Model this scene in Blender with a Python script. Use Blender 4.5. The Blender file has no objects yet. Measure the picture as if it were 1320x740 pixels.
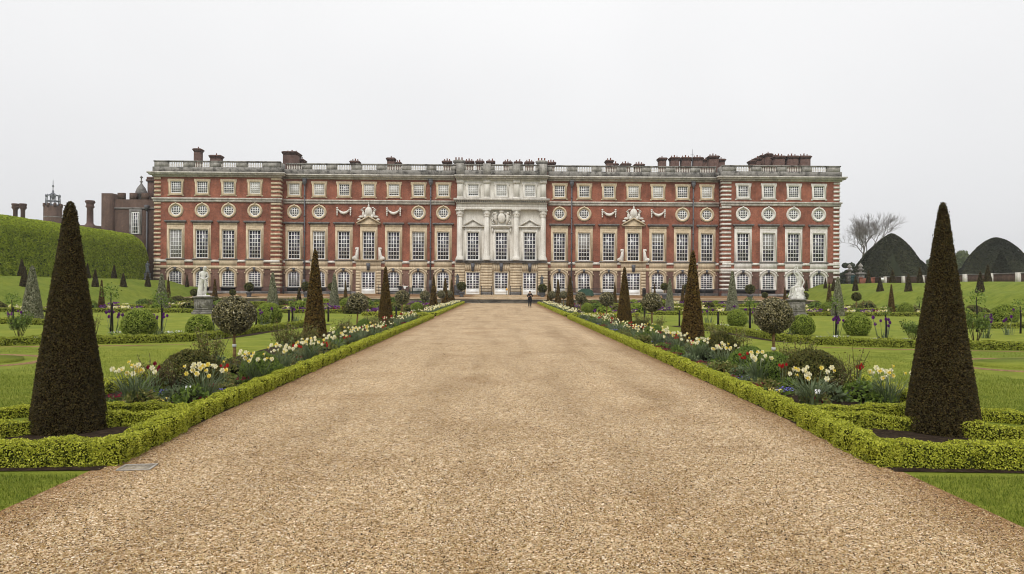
import bpy, math, random
import numpy as np
from mathutils import Vector, Matrix, Euler

random.seed(7)
RNG = np.random.default_rng(11)
scene = bpy.context.scene
COL = scene.collection
PI = math.pi

# ------------------------------------------------------------------ camera
F = 920.0; CW, CH = 1320.0, 740.0; CAMZ = 2.0
cam_d = bpy.data.cameras.new('camera'); cam = bpy.data.objects.new('camera', cam_d); COL.objects.link(cam)
cam_d.sensor_fit = 'HORIZONTAL'; cam_d.sensor_width = 36.0; cam_d.lens = 36.0 * F / CW
cam_d.clip_start = 0.1; cam_d.clip_end = 3000
CROT = Matrix.Rotation(-14 / F, 3, 'Z') @ Matrix.Rotation(PI / 2 + 2.0 / F, 3, 'X') @ Matrix.Rotation(0.0055, 3, 'Z')
cam.matrix_world = Matrix.Translation((0, 0, CAMZ)) @ CROT.to_4x4()
scene.camera = cam

def at(u, v, z=0.0):
    """ground point seen at photo pixel (u, v)"""
    d = CROT @ Vector(((u - CW / 2) / F, -(v - CH / 2) / F, -1.0))
    t = (z - CAMZ) / d.z
    return Vector((d.x * t, d.y * t, z))

def at_depth(u, Y):
    d = CROT @ Vector(((u - CW / 2) / F, 0, -1.0))
    return d.x / d.y * Y

# ------------------------------------------------------------------ helpers
def tag(o, label=None, cat=None, group=None, kind=None):
    if label: o['label'] = label
    if cat: o['category'] = cat
    if group: o['group'] = group
    if kind: o['kind'] = kind
    return o

def link(o, parent=None, loc=(0, 0, 0), rz=0.0, sc=None):
    COL.objects.link(o); o.location = loc; o.rotation_euler = (0, 0, rz)
    if sc is not None: o.scale = sc if hasattr(sc, '__len__') else (sc, sc, sc)
    if parent: o.parent = parent
    return o

def empty(name, loc=(0, 0, 0), rz=0.0, parent=None):
    return link(bpy.data.objects.new(name, None), parent, loc, rz)

def inst(name, mesh, parent=None, loc=(0, 0, 0), rz=0.0, sc=None):
    return link(bpy.data.objects.new(name, mesh), parent, loc, rz, sc)

def copy_tree(o, parent=None):
    c = o.copy(); COL.objects.link(c)
    if parent: c.parent = parent
    for ch in list(o.children): copy_tree(ch, c)
    return c

class MB:
    def __init__(s): s.v = []; s.n = 0; s.f4 = []; s.fx = []
    def add(s, verts, faces, mi=0):
        a = np.asarray(verts, dtype=np.float64).reshape(-1, 3)
        s.v.append(a); b = s.n; s.n += len(a)
        for f in faces: s.fx.append((tuple(i + b for i in f), mi))
    def quads(s, verts, mi=0):              # N*4 verts, one quad each
        a = np.asarray(verts, dtype=np.float64).reshape(-1, 3)
        s.v.append(a); s.f4.append((np.arange(len(a)).reshape(-1, 4) + s.n, mi)); s.n += len(a)
    def mesh_arr(s, verts, quads, mi=0):
        a = np.asarray(verts, dtype=np.float64).reshape(-1, 3)
        s.v.append(a); s.f4.append((np.asarray(quads) + s.n, mi)); s.n += len(a)
    def box(s, x0, x1, y0, y1, z0, z1, mi=0):
        s.add([(x0,y0,z0),(x1,y0,z0),(x1,y1,z0),(x0,y1,z0),(x0,y0,z1),(x1,y0,z1),(x1,y1,z1),(x0,y1,z1)],
              [(0,3,2,1),(4,5,6,7),(0,1,5,4),(1,2,6,5),(2,3,7,6),(3,0,4,7)], mi)
    def prism(s, poly, y0, y1, mi=0):       # polygon in xz (counter-clockwise seen from -y)
        n = len(poly); V = [(x, y0, z) for x, z in poly] + [(x, y1, z) for x, z in poly]
        F_ = [tuple(range(n)), tuple(range(2*n-1, n-1, -1))]
        for i in range(n):
            j = (i + 1) % n; F_.append((i, i+n, j+n, j))
        s.add(V, F_, mi)
    def ring(s, outer, inner, y0, y1, mi=0): # same count, front at y0
        n = len(outer); V = [(x,y0,z) for x,z in outer]+[(x,y0,z) for x,z in inner]+[(x,y1,z) for x,z in outer]+[(x,y1,z) for x,z in inner]
        F_ = []
        for i in range(n):
            j = (i+1) % n
            F_ += [(i, j, n+j, n+i), (2*n+i, 3*n+i, 3*n+j, 2*n+j), (i, 2*n+i, 2*n+j, j), (n+i, n+j, 3*n+j, 3*n+i)]
        s.add(V, F_, mi)
    def lathe(s, prof, n=12, c=(0,0,0), mi=0, sx=1.0, sy=1.0):
        V = []; F_ = []
        for r, z in prof:
            for k in range(n):
                a = 2*PI*k/n; V.append((c[0]+r*sx*math.cos(a), c[1]+r*sy*math.sin(a), c[2]+z))
        m = len(prof)
        for i in range(m-1):
            for k in range(n):
                k2 = (k+1) % n; F_.append((i*n+k, i*n+k2, (i+1)*n+k2, (i+1)*n+k))
        F_.append(tuple(range(n-1, -1, -1))); F_.append(tuple((m-1)*n+k for k in range(n)))
        s.add(V, F_, mi)
    def ell(s, c, r, n=10, m=6, mi=0):
        prof = [(max(.02, math.sin(PI*i/m)), -math.cos(PI*i/m)) for i in range(m+1)]
        V = []; F_ = []
        for q, z in prof:
            for k in range(n):
                a = 2*PI*k/n; V.append((c[0]+r[0]*q*math.cos(a), c[1]+r[1]*q*math.sin(a), c[2]+r[2]*z))
        for i in range(m):
            for k in range(n):
                k2 = (k+1) % n; F_.append((i*n+k, i*n+k2, (i+1)*n+k2, (i+1)*n+k))
        s.add(V, F_, mi)
    def tube(s, pts, rad, n=6, mi=0):
        pts = [Vector(p) for p in pts]; V = []; F_ = []
        if not hasattr(rad, '__len__'): rad = [rad]*len(pts)
        for i, p in enumerate(pts):
            d = (pts[min(i+1, len(pts)-1)] - pts[max(i-1, 0)]).normalized()
            u = d.orthogonal().normalized() if abs(d.z) < .99 else Vector((1,0,0)); w = d.cross(u)
            u = w.cross(d)
            for k in range(n):
                a = 2*PI*k/n; q = p + (u*math.cos(a) + w*math.sin(a))*rad[i]; V.append(q[:])
        for i in range(len(pts)-1):
            for k in range(n):
                k2 = (k+1) % n; F_.append((i*n+k, i*n+k2, (i+1)*n+k2, (i+1)*n+k))
        F_.append(tuple(range(n-1,-1,-1))); F_.append(tuple((len(pts)-1)*n+k for k in range(n)))
        s.add(V, F_, mi)
    def leaves(s, P, N, L, W, jit=0.6, mi=0, out=0.0, rng=RNG):
        """diamond leaves at P round the normals N; out>0 points the long axis outward"""
        n = len(P); nn = N + jit*rng.normal(size=(n,3)); nn /= np.linalg.norm(nn, axis=1)[:,None]+1e-9
        t = rng.normal(size=(n,3)); t -= (t*nn).sum(1)[:,None]*nn; t /= np.linalg.norm(t, axis=1)[:,None]+1e-9
        if out > 0:
            t = t*(1-out) + N*out + .15*rng.normal(size=(n,3)); t /= np.linalg.norm(t, axis=1)[:,None]
        b = np.cross(nn, t); b /= np.linalg.norm(b, axis=1)[:,None]+1e-9
        sc = rng.uniform(.65, 1.25, size=(n,1)); a = t*L*.5*sc; c = b*W*.5*sc
        s.quads(np.stack([P-a, P+c, P+a, P-c], 1), mi)
    def mesh(s, name, mats, smooth=False):
        me = bpy.data.meshes.new(name); V = np.concatenate(s.v) if s.v else np.zeros((0,3))
        idx = []; st = []; mt = []; pos = 0
        for f, mi in s.fx:
            idx.append(np.array(f)); st.append(pos); mt.append(mi); pos += len(f)
        fi = [np.concatenate(idx)] if idx else []; sts = [np.array(st, dtype=np.int64)] if st else []; ms = [np.array(mt)] if mt else []
        for q, mi in s.f4:
            fi.append(q.reshape(-1)); sts.append(pos + 4*np.arange(len(q))); ms.append(np.full(len(q), mi)); pos += 4*len(q)
        fi = np.concatenate(fi); sts = np.concatenate(sts); ms = np.concatenate(ms)
        me.vertices.add(len(V)); me.vertices.foreach_set('co', V.astype(np.float32).ravel())
        me.loops.add(len(fi)); me.loops.foreach_set('vertex_index', fi.astype(np.int32))
        me.polygons.add(len(sts)); me.polygons.foreach_set('loop_start', sts.astype(np.int32))
        for m in (mats if isinstance(mats, (list, tuple)) else [mats]): me.materials.append(m)
        me.polygons.foreach_set('material_index', ms.astype(np.int32))
        if smooth: me.polygons.foreach_set('use_smooth', np.ones(len(sts), dtype=bool))
        me.update(calc_edges=True); me.validate()
        return me
    def build(s, name, mats, parent=None, loc=(0,0,0), rz=0.0, smooth=False):
        return inst(name, s.mesh(name, mats, smooth), parent, loc, rz)

ORD = ['first','second','third','fourth','fifth','sixth','seventh','eighth','ninth','tenth','eleventh','twelfth','thirteenth','fourteenth','fifteenth','sixteenth','seventeenth','eighteenth','nineteenth','twentieth'] + ['twenty-'+o for o in ['first','second','third','fourth','fifth','sixth','seventh','eighth','ninth']] + ['thirtieth'] + ['thirty-'+o for o in ['first','second','third','fourth','fifth','sixth','seventh','eighth','ninth']] + ['fortieth']+ ['forty-'+o for o in ['first','second','third','fourth','fifth','sixth','seventh','eighth','ninth']]
SIDE = {-1: 'left', 1: 'right'}

# ------------------------------------------------------------------ materials
class NT:
    def __init__(s, name):
        s.m = bpy.data.materials.new(name); s.m.use_nodes = True; s.t = s.m.node_tree; s.t.nodes.clear()
        s.out = s.n('ShaderNodeOutputMaterial')
    def n(s, typ, **kw):
        x = s.t.nodes.new(typ)
        for k, v in kw.items():
            if k.startswith('i_'):
                key = k[2:]; key = int(key) if key.isdigit() else key.replace('_', ' ')
                x.inputs[key].default_value = v
            else: setattr(x, k, v)
        return x
    def l(s, a, b): s.t.links.new(a, b)
    def coord(s, which='Object', scale=(1,1,1)):
        c = s.n('ShaderNodeTexCoord'); mp = s.n('ShaderNodeMapping'); mp.inputs['Scale'].default_value = scale
        s.l(c.outputs[which], mp.inputs[0]); return mp.outputs[0]
    def noise(s, vec, scale, detail=4, rough=.55):
        x = s.n('ShaderNodeTexNoise'); x.inputs['Scale'].default_value = scale; x.inputs['Detail'].default_value = detail; x.inputs['Roughness'].default_value = rough
        if vec is not None: s.l(vec, x.inputs['Vector'])
        return x.outputs[0]
    def ramp(s, fac, stops, interp='LINEAR'):
        r = s.n('ShaderNodeValToRGB'); r.color_ramp.interpolation = interp; e = r.color_ramp.elements
        while len(e) < len(stops): e.new(.5)
        for q, (p, c) in zip(e, stops): q.position = p; q.color = (c[0], c[1], c[2], 1)
        s.l(fac, r.inputs[0]); return r.outputs[0]
    def mix(s, a, b, fac, mode='MIX'):
        x = s.n('ShaderNodeMix', data_type='RGBA', blend_type=mode)
        for sock, val in ((x.inputs[0], fac), (x.inputs[6], a), (x.inputs[7], b)):
            if hasattr(val, 'is_linked'): s.l(val, sock)
            elif hasattr(val, '__len__'): sock.default_value = (val[0], val[1], val[2], 1)
            else: sock.default_value = val
        return x.outputs[2]
    def bump(s, h, strength=.5, dist=.02):
        b = s.n('ShaderNodeBump'); b.inputs['Strength'].default_value = strength; b.inputs['Distance'].default_value = dist
        s.l(h, b.inputs['Height']); return b.outputs[0]
    def surf(s, col, rough=.8, normal=None, spec=.3, metal=0.0):
        p = s.n('ShaderNodeBsdfPrincipled'); p.inputs['Roughness'].default_value = rough; p.inputs['Specular IOR Level'].default_value = spec; p.inputs['Metallic'].default_value = metal
        if hasattr(col, 'is_linked'): s.l(col, p.inputs['Base Color'])
        else: p.inputs['Base Color'].default_value = (*col, 1)
        if normal: s.l(normal, p.inputs['Normal'])
        s.l(p.outputs[0], s.out.inputs[0]); return s.m

def M_plain(name, c, rough=.6, spec=.3, metal=0.0, var=.25, sc=3.0):
    t = NT(name); n = t.noise(t.coord('Object'), sc)
    return t.surf(t.ramp(n, [(.3, [x*(1-var) for x in c]), (.7, [min(1, x*(1+var)) for x in c])]), rough, None, spec, metal)

def M_leaf(name, cols, rough=.55, trans=.25, spec=.25, var_scale=None):
    """colour differs from leaf to leaf"""
    t = NT(name); g = t.n('ShaderNodeNewGeometry'); k = len(cols)
    c = t.ramp(g.outputs['Random Per Island'], [((i+.5)/k, cols[i]) for i in range(k)])
    if var_scale:
        n = t.noise(t.coord('Object'), var_scale, 3); c = t.mix(c, t.ramp(n, [(.35, (.62,.62,.62)), (.65, (1.3,1.25,1.15))]), 1.0, 'MULTIPLY')
    p = t.n('ShaderNodeBsdfPrincipled'); p.inputs['Roughness'].default_value = rough; p.inputs['Specular IOR Level'].default_value = spec
    t.l(c, p.inputs['Base Color'])
    if trans > 0:
        tr = t.n('ShaderNodeBsdfTranslucent'); t.l(c, tr.inputs[0]); mx = t.n('ShaderNodeMixShader'); mx.inputs[0].default_value = trans
        t.l(p.outputs[0], mx.inputs[1]); t.l(tr.outputs[0], mx.inputs[2]); t.l(mx.outputs[0], t.out.inputs[0])
    else: t.l(p.outputs[0], t.out.inputs[0])
    return t.m

def M_brick(name, c1, c2, mortar, stain=.48):
    t = NT(name); tc = t.n('ShaderNodeTexCoord'); sp = t.n('ShaderNodeSeparateXYZ'); t.l(tc.outputs['Object'], sp.inputs[0])
    ad = t.n('ShaderNodeMath', operation='ADD'); t.l(sp.outputs[0], ad.inputs[0]); t.l(sp.outputs[1], ad.inputs[1])
    cb = t.n('ShaderNodeCombineXYZ'); t.l(ad.outputs[0], cb.inputs[0]); t.l(sp.outputs[2], cb.inputs[1])
    b = t.n('ShaderNodeTexBrick'); b.inputs['Scale'].default_value = 1.0; b.inputs['Brick Width'].default_value = .24; b.inputs['Row Height'].default_value = .08
    b.inputs['Mortar Size'].default_value = .008; b.inputs['Color1'].default_value = (*c1,1); b.inputs['Color2'].default_value = (*c2,1); b.inputs['Mortar'].default_value = (*mortar,1)
    t.l(cb.outputs[0], b.inputs['Vector'])
    n1 = t.noise(tc.outputs['Object'], .35, 5, .65); n2 = t.noise(t.coord('Object', (1.6, 1.6, .25)), 1.2, 4)
    n3 = t.noise(tc.outputs['Object'], 5.0, 3, .7)
    c = t.mix(b.outputs[0], t.ramp(n1, [(.3, (1-stain,)*3), (.7, (1+stain*.6,)*3)]), 1.0, 'MULTIPLY')
    c = t.mix(c, t.ramp(n2, [(.3, (.8,.78,.78)), (.65, (1.08,1.06,1.05))]), 1.0, 'MULTIPLY')
    c = t.mix(c, t.ramp(n3, [(.3, (.75,.75,.78)), (.7, (1.2,1.18,1.15))]), 1.0, 'MULTIPLY')
    return t.surf(c, .9, None, .15)

def M_stone(name, c, dark, amt=.45, streak=True, rough=.85, sc=1.0):
    t = NT(name); v = t.coord('Object'); n1 = t.noise(v, 1.1*sc, 6, .7); n2 = t.noise(t.coord('Object', (2.2*sc, 2.2*sc, .3*sc)), 1.5, 5, .7); n3 = t.noise(v, 9.0*sc, 3, .7)
    f = t.ramp(n1, [(.38, (0,0,0)), (.38+.4*(1.15-amt), (1,1,1))])
    col = t.mix(dark, c, f)
    if streak: col = t.mix(col, t.ramp(n2, [(.35, (.74,.73,.71)), (.6, (1.05,1.05,1.05))]), .75, 'MULTIPLY')
    col = t.mix(col, t.ramp(n3, [(.3, (.86,.86,.86)), (.7, (1.1,1.1,1.1))]), 1.0, 'MULTIPLY')
    return t.surf(col, rough, t.bump(n3, .3, .02), .2)

def M_gravel():
    t = NT('gravel'); v = t.coord('Object')
    v1 = t.n('ShaderNodeTexVoronoi'); v1.inputs['Scale'].default_value = 78; t.l(v, v1.inputs['Vector'])
    v2 = t.n('ShaderNodeTexVoronoi'); v2.inputs['Scale'].default_value = 30; t.l(v, v2.inputs['Vector'])
    sp = t.n('ShaderNodeSeparateColor'); t.l(v1.outputs['Color'], sp.inputs[0])
    sp2 = t.n('ShaderNodeSeparateColor'); t.l(v2.outputs['Color'], sp2.inputs[0])
    stones = [(.0,(.085,.055,.032)),(.12,(.24,.148,.072)),(.34,(.405,.272,.143)),(.58,(.475,.335,.188)),(.80,(.53,.397,.242)),(.93,(.67,.56,.41)),(1.0,(.80,.73,.62))]
    c = t.ramp(sp.outputs[0], stones); c2 = t.ramp(sp2.outputs[0], [(.0,(.52,.49,.46)),(.10,(.80,.78,.76)),(.5,(1,1,1)),(1,(1.2,1.2,1.2))])
    c = t.mix(c, c2, 1.0, 'MULTIPLY')
    tr = t.noise(t.coord('Object', (.9, .10, 1)), 1.1, 4, .6)          # long worn tracks down the walk
    c = t.mix(c, t.ramp(tr, [(.28, (.76,.73,.69)), (.5, (1.0,1.0,1.0)), (.74, (1.13,1.13,1.13))]), 1.0, 'MULTIPLY')
    pt = t.noise(v, .55, 6, .65)
    c = t.mix(c, t.ramp(pt, [(.28, (.74,.68,.61)), (.48, (1.0,1.0,1.0)), (.72, (1.10,1.11,1.12))]), 1.0, 'MULTIPLY')
    sx = t.n('ShaderNodeSeparateXYZ'); t.l(v, sx.inputs[0]); ab = t.n('ShaderNodeMath', operation='ABSOLUTE'); t.l(sx.outputs[0], ab.inputs[0])
    md = t.n('ShaderNodeMath', operation='MULTIPLY_ADD'); t.l(t.noise(v, 2.2, 5, .7), md.inputs[0]); md.inputs[1].default_value = .9; t.l(ab.outputs[0], md.inputs[2])
    mr = t.n('ShaderNodeMapRange'); mr.inputs['From Min'].default_value = 4.15; mr.inputs['From Max'].default_value = 4.95; t.l(md.outputs[0], mr.inputs['Value'])
    c = t.mix(c, (.55,.44,.34), mr.outputs[0], 'MULTIPLY')           # earth trodden in along both edges
    h = t.n('ShaderNodeMath', operation='SUBTRACT'); h.inputs[0].default_value = 1.0; t.l(v1.outputs['Distance'], h.inputs[1])
    return t.surf(c, .9, t.bump(h.outputs[0], .35, .006), .15)

def M_lawn(name='lawn', cols=((.142,.184,.022),(.222,.258,.036),(.308,.318,.062))):
    t = NT(name); v = t.coord('Object')
    n1 = t.noise(v, 1.1, 6, .7); n2 = t.noise(v, 26, 4, .75); n3 = t.noise(v, .16, 3, .6); n4 = t.noise(t.coord('Object', (.25, 3.2, 1)), 1.6, 4, .6)
    c = t.ramp(n1, [(.25, cols[0]), (.5, cols[1]), (.78, cols[2])])
    c = t.mix(c, t.ramp(n2, [(.25, (.55,.6,.5)), (.55, (1,1,1)), (.8, (1.4,1.32,1.25))]), 1.0, 'MULTIPLY')
    c = t.mix(c, t.ramp(n3, [(.3, (.82,.88,.9)), (.7, (1.14,1.07,1.0))]), 1.0, 'MULTIPLY')
    c = t.mix(c, t.ramp(n4, [(.3, (.80,.83,.80)), (.7, (1.14,1.11,1.12))]), 1.0, 'MULTIPLY')
    return t.surf(c, .95, t.bump(n2, .9, .03), .08)

def M_soil():
    t = NT('soil'); v = t.coord('Object'); n1 = t.noise(v, 9, 6, .75); n2 = t.noise(v, 45, 3, .7)
    c = t.ramp(n1, [(.3, (.020,.014,.010)), (.55, (.052,.037,.026)), (.75, (.115,.082,.056))])
    c = t.mix(c, t.ramp(n2, [(.3, (.6,.6,.6)), (.7, (1.5,1.45,1.4))]), 1.0, 'MULTIPLY')
    return t.surf(c, 1.0, t.bump(n1, 1.0, .08), .05)

def M_glass(name, c=(.012,.012,.018), rough=.12):
    t = NT(name); n = t.noise(t.coord('Object'), 2.5, 2); v = t.n('ShaderNodeTexVoronoi'); v.inputs['Scale'].default_value = 1.6
    t.l(t.coord('Object'), v.inputs['Vector']); sp = t.n('ShaderNodeSeparateColor'); t.l(v.outputs['Color'], sp.inputs[0])
    col = t.ramp(sp.outputs[0], [(.2, c), (.6, [x*2.2 for x in c]), (.9, (c[0]*4.5, c[1]*4.0, c[2]*4.6))])  # random lighter cells imitate varied reflections, painted into the pane colour
    return t.surf(col, rough, t.bump(n, .15, .05), .5)

GRAVEL = M_gravel(); LAWN = M_lawn(); SOIL = M_soil()
BANKG = M_lawn('bank_lawn', ((.118,.164,.020),(.178,.222,.032),(.246,.274,.050)))
BRICK = M_brick('red_brick', (.335,.112,.066), (.255,.083,.050), (.30,.18,.13))
BRICKD = M_brick('brown_brick', (.215,.115,.085), (.155,.082,.062), (.22,.16,.13))
BRICKT = M_brick('old_brown_brick', (.125,.078,.056), (.085,.053,.041), (.14,.11,.09), .4)
BRICKC = M_brick('chimney_brick', (.150,.090,.072), (.105,.062,.052), (.13,.095,.08), .5)
TAN = M_stone('tan_stone', (.74,.61,.43), (.55,.44,.30), .35)
PALE = M_stone('pale_stone', (.83,.80,.745), (.66,.62,.56), .32)
CENTRE = M_stone('portland_stone', (.81,.78,.72), (.68,.645,.58), .32)
CORN = M_stone('cornice_stone', (.72,.68,.61), (.40,.37,.33), .45)
WEATH = M_stone('weathered_stone', (.30,.285,.26), (.075,.07,.064), .75)
RAIL_ST = M_stone('balustrade_stone', (.42,.40,.365), (.19,.18,.16), .55)
HOOD = M_stone('hood_stone', (.27,.255,.24), (.13,.12,.115), .6, False)
PEDST = M_stone('pedestal_stone', (.25,.235,.205), (.085,.078,.066), .8, True, .9, 2.0)
MARBLE = M_stone('white_marble', (.80,.79,.76), (.52,.50,.46), .35, True, .5, 2.5)
COPING = M_stone('coping_stone', (.54,.42,.29), (.36,.28,.19), .4, False)
RETW = M_stone('retaining_wall_stone', (.155,.135,.105), (.06,.052,.042), .6)
WHITE = M_plain('white_paint', (.80,.80,.78), .45, .35, 0, .05)
SASH = M_plain('sash_paint', (.72,.72,.71), .5, .3, 0, .06)
GLASS = M_glass('window_glass', (.024,.024,.030)); GLASSR = M_glass('round_window_glass', (.075,.075,.080)); BLIND = M_plain('blind_cloth', (.56,.54,.51), .8, .1, 0, .1)  # reflections put into the glass colour as grey, palest in the round panes
LEAD = M_plain('lead_pipe', (.105,.105,.115), .6, .3, 0, .2)
IRON = M_plain('black_iron', (.018,.018,.019), .5, .4, 0, .2)
BRONZE = M_plain('dark_bronze', (.075,.083,.088), .5, .4, .3, .35, 5)
GREENP = M_plain('dark_green_paint', (.020,.052,.034), .55, .3, 0, .15)
COVERG = M_plain('green_canvas', (.030,.060,.040), .8, .1, 0, .2)
BARK = M_plain('bark', (.115,.085,.055), .95, .1, 0, .45, 12)
BARKT = M_plain('lichen_bark', (.20,.125,.055), .95, .1, 0, .55, 14)
BAREB = M_plain('bare_bark', (.20,.18,.165), .95, .1, 0, .3, 2)
STAKE = M_plain('stake_wood', (.024,.020,.017), .9, .1, 0, .3, 8)
TERRA = M_plain('lead_pot', (.085,.085,.088), .7, .2, 0, .3, 6)
POTC = M_plain('clay_pot', (.20,.075,.045), .9, .1, 0, .25, 6)
STEELC = M_plain('cover_steel', (.36,.33,.29), .6, .4, .2, .3, 9)

YEW = M_leaf('yew_needles', [(.026,.019,.008),(.047,.034,.011),(.072,.051,.015),(.043,.042,.011),(.111,.077,.021)], .6, .10, .2)
YEWM = M_leaf('yew_needles_bronze', [(.064,.038,.009),(.124,.071,.014),(.184,.105,.020),(.096,.074,.014)], .6, .12, .2)
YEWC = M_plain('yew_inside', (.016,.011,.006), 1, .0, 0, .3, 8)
YEWG = M_leaf('yew_green', [(.046,.055,.011),(.086,.091,.017),(.132,.127,.024),(.101,.083,.020)], .6, .12, .2)
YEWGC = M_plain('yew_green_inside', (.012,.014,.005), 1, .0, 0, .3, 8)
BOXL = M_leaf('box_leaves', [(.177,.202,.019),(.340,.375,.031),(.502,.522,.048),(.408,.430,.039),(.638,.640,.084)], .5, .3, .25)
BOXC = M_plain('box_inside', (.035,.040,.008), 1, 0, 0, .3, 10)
BOXD = M_leaf('box_leaves_dull', [(.159,.191,.022),(.277,.310,.037),(.388,.414,.053),(.305,.335,.041)], .5, .25, .2)
BALL = M_leaf('ball_leaves', [(.119,.173,.018),(.214,.284,.029),(.309,.383,.046),(.392,.456,.074)], .5, .3, .25)
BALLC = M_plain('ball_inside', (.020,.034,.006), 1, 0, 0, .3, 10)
HOLLY = M_leaf('holly_leaves', [(.036,.036,.012),(.071,.065,.021),(.127,.114,.043),(.304,.263,.116),(.062,.053,.018),(.425,.374,.188)], .35, .10, .5)
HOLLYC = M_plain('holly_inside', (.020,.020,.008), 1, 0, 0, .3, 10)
VARI = M_leaf('variegated_leaves', [(.088,.097,.048),(.165,.171,.090),(.308,.303,.187),(.132,.132,.066),(.440,.429,.297)], .45, .15, .3)
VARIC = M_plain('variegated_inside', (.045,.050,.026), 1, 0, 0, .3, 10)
DOME = M_leaf('giant_yew_needles', [(.030,.036,.020),(.042,.049,.026),(.056,.060,.031),(.046,.045,.026)], .8, .05, .1, .12)
DOMEC = M_plain('giant_yew_inside', (.032,.037,.021), 1, 0, 0, .25, .4)
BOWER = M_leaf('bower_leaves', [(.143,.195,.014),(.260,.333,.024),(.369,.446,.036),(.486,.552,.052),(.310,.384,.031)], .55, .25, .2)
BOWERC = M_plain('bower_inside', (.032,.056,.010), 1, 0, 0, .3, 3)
TREEF = M_leaf('far_tree_leaves', [(.085,.115,.045),(.13,.16,.06),(.17,.20,.08)], .7, .25, .1)
TREED = M_leaf('dark_tree_leaves', [(.030,.042,.020),(.050,.062,.028),(.070,.085,.038)], .7, .2, .1)
ROSE = M_leaf('rose_leaves', [(.115,.144,.030),(.184,.207,.048),(.253,.259,.069),(.230,.149,.057),(.149,.178,.037)], .5, .25, .25)
SHRUB = M_leaf('shrub_leaves', [(.078,.125,.020),(.136,.205,.031),(.201,.277,.045)], .5, .25, .25)
STEMB = M_plain('rose_stem', (.080,.060,.030), .9, .1, 0, .3, 8)
BLADE = M_leaf('daffodil_blades', [(.102,.138,.060),(.144,.186,.084),(.084,.126,.054),(.192,.228,.108)], .5, .25, .3)
CREAM = M_leaf('cream_petals', [(.85,.79,.44),(.87,.82,.55),(.84,.75,.34),(.87,.84,.66)], .6, .3, .1)
YELL = M_leaf('yellow_petals', [(.84,.70,.15),(.86,.76,.28),(.84,.66,.10)], .6, .3, .1)
RED = M_leaf('red_petals', [(.48,.012,.016),(.36,.008,.012),(.55,.030,.028)], .5, .25, .2)
CRIM = M_leaf('crimson_petals', [(.20,.008,.028),(.13,.005,.018),(.27,.020,.050)], .6, .25, .1)
PURP = M_leaf('purple_petals', [(.11,.014,.15),(.17,.028,.23),(.075,.010,.11)], .5, .25, .2)
BLUE = M_leaf('blue_petals', [(.16,.15,.46),(.22,.21,.55),(.12,.11,.36)], .6, .25, .1)
WHITEF = M_leaf('white_petals', [(.82,.82,.80),(.78,.78,.74)], .6, .3, .1)
GRASSB = M_leaf('grass_blades', [(.094,.139,.014),(.138,.184,.019),(.187,.230,.029),(.236,.261,.044)], .6, .3, .15)
PEB = M_leaf('loose_stones', [(.052,.033,.017),(.173,.093,.032),(.311,.190,.067),(.372,.240,.093),(.432,.303,.141),(.639,.538,.320),(.259,.143,.048)], .85, 0, .2)
SKIN = M_plain('skin', (.46,.28,.20), .6, .3, 0, .1); HAIR = M_plain('dark_hair', (.025,.018,.014), .7, .3, 0, .2)
BLACKC = M_plain('black_cloth', (.016,.016,.019), .85, .1, 0, .2); WHITEC = M_plain('white_cloth', (.72,.72,.70), .85, .1, 0, .08); GREYC = M_plain('dark_trousers', (.020,.021,.026), .9, .1, 0, .2)

# ------------------------------------------------------------------ world and sun
w = bpy.data.worlds.new('World'); scene.world = w; w.use_nodes = True; nt = w.node_tree; nt.nodes.clear()
sky = nt.nodes.new('ShaderNodeTexSky'); sky.sky_type = 'NISHITA'; sky.sun_disc = False
SUN_EL, SUN_AZ = math.radians(50), math.radians(200)          # azimuth clockwise from north (+Y)
sky.sun_elevation = SUN_EL; sky.sun_rotation = SUN_AZ; sky.air_density = 1.0; sky.dust_density = 4.0
hs = nt.nodes.new('ShaderNodeHueSaturation'); hs.inputs['Saturation'].default_value = .10
mxw = nt.nodes.new('ShaderNodeMix'); mxw.data_type = 'RGBA'; mxw.inputs[0].default_value = .86; mxw.inputs[7].default_value = (8.25, 8.25, 8.28, 1)
ncl = nt.nodes.new('ShaderNodeTexNoise'); ncl.inputs['Scale'].default_value = 1.6; ncl.inputs['Detail'].default_value = 3
tcw = nt.nodes.new('ShaderNodeTexCoord'); nt.links.new(tcw.outputs['Generated'], ncl.inputs['Vector'])
rmp = nt.nodes.new('ShaderNodeValToRGB'); rmp.color_ramp.elements[0].position = .3; rmp.color_ramp.elements[0].color = (.93,.93,.935,1); rmp.color_ramp.elements[1].position = .7; rmp.color_ramp.elements[1].color = (1.03,1.03,1.03,1)
mul = nt.nodes.new('ShaderNodeMix'); mul.data_type = 'RGBA'; mul.blend_type = 'MULTIPLY'; mul.inputs[0].default_value = 1.0
bg = nt.nodes.new('ShaderNodeBackground'); bg.inputs[1].default_value = .10; wo = nt.nodes.new('ShaderNodeOutputWorld')
nt.links.new(sky.outputs[0], hs.inputs['Color']); nt.links.new(hs.outputs[0], mxw.inputs[6]); nt.links.new(mxw.outputs[2], mul.inputs[6])
sx = nt.nodes.new('ShaderNodeSeparateXYZ'); nt.links.new(tcw.outputs['Generated'], sx.inputs[0])
el = nt.nodes.new('ShaderNodeValToRGB'); el.color_ramp.elements[0].position = .0; el.color_ramp.elements[0].color = (.88,.885,.895,1); el.color_ramp.elements[1].position = .42; el.color_ramp.elements[1].color = (1.08,1.08,1.08,1)   # overcast: paler overhead
mul2 = nt.nodes.new('ShaderNodeMix'); mul2.data_type = 'RGBA'; mul2.blend_type = 'MULTIPLY'; mul2.inputs[0].default_value = 1.0
nt.links.new(sx.outputs[2], el.inputs[0]); nt.links.new(el.outputs[0], mul2.inputs[7]); nt.links.new(mul.outputs[2], mul2.inputs[6])
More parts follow.
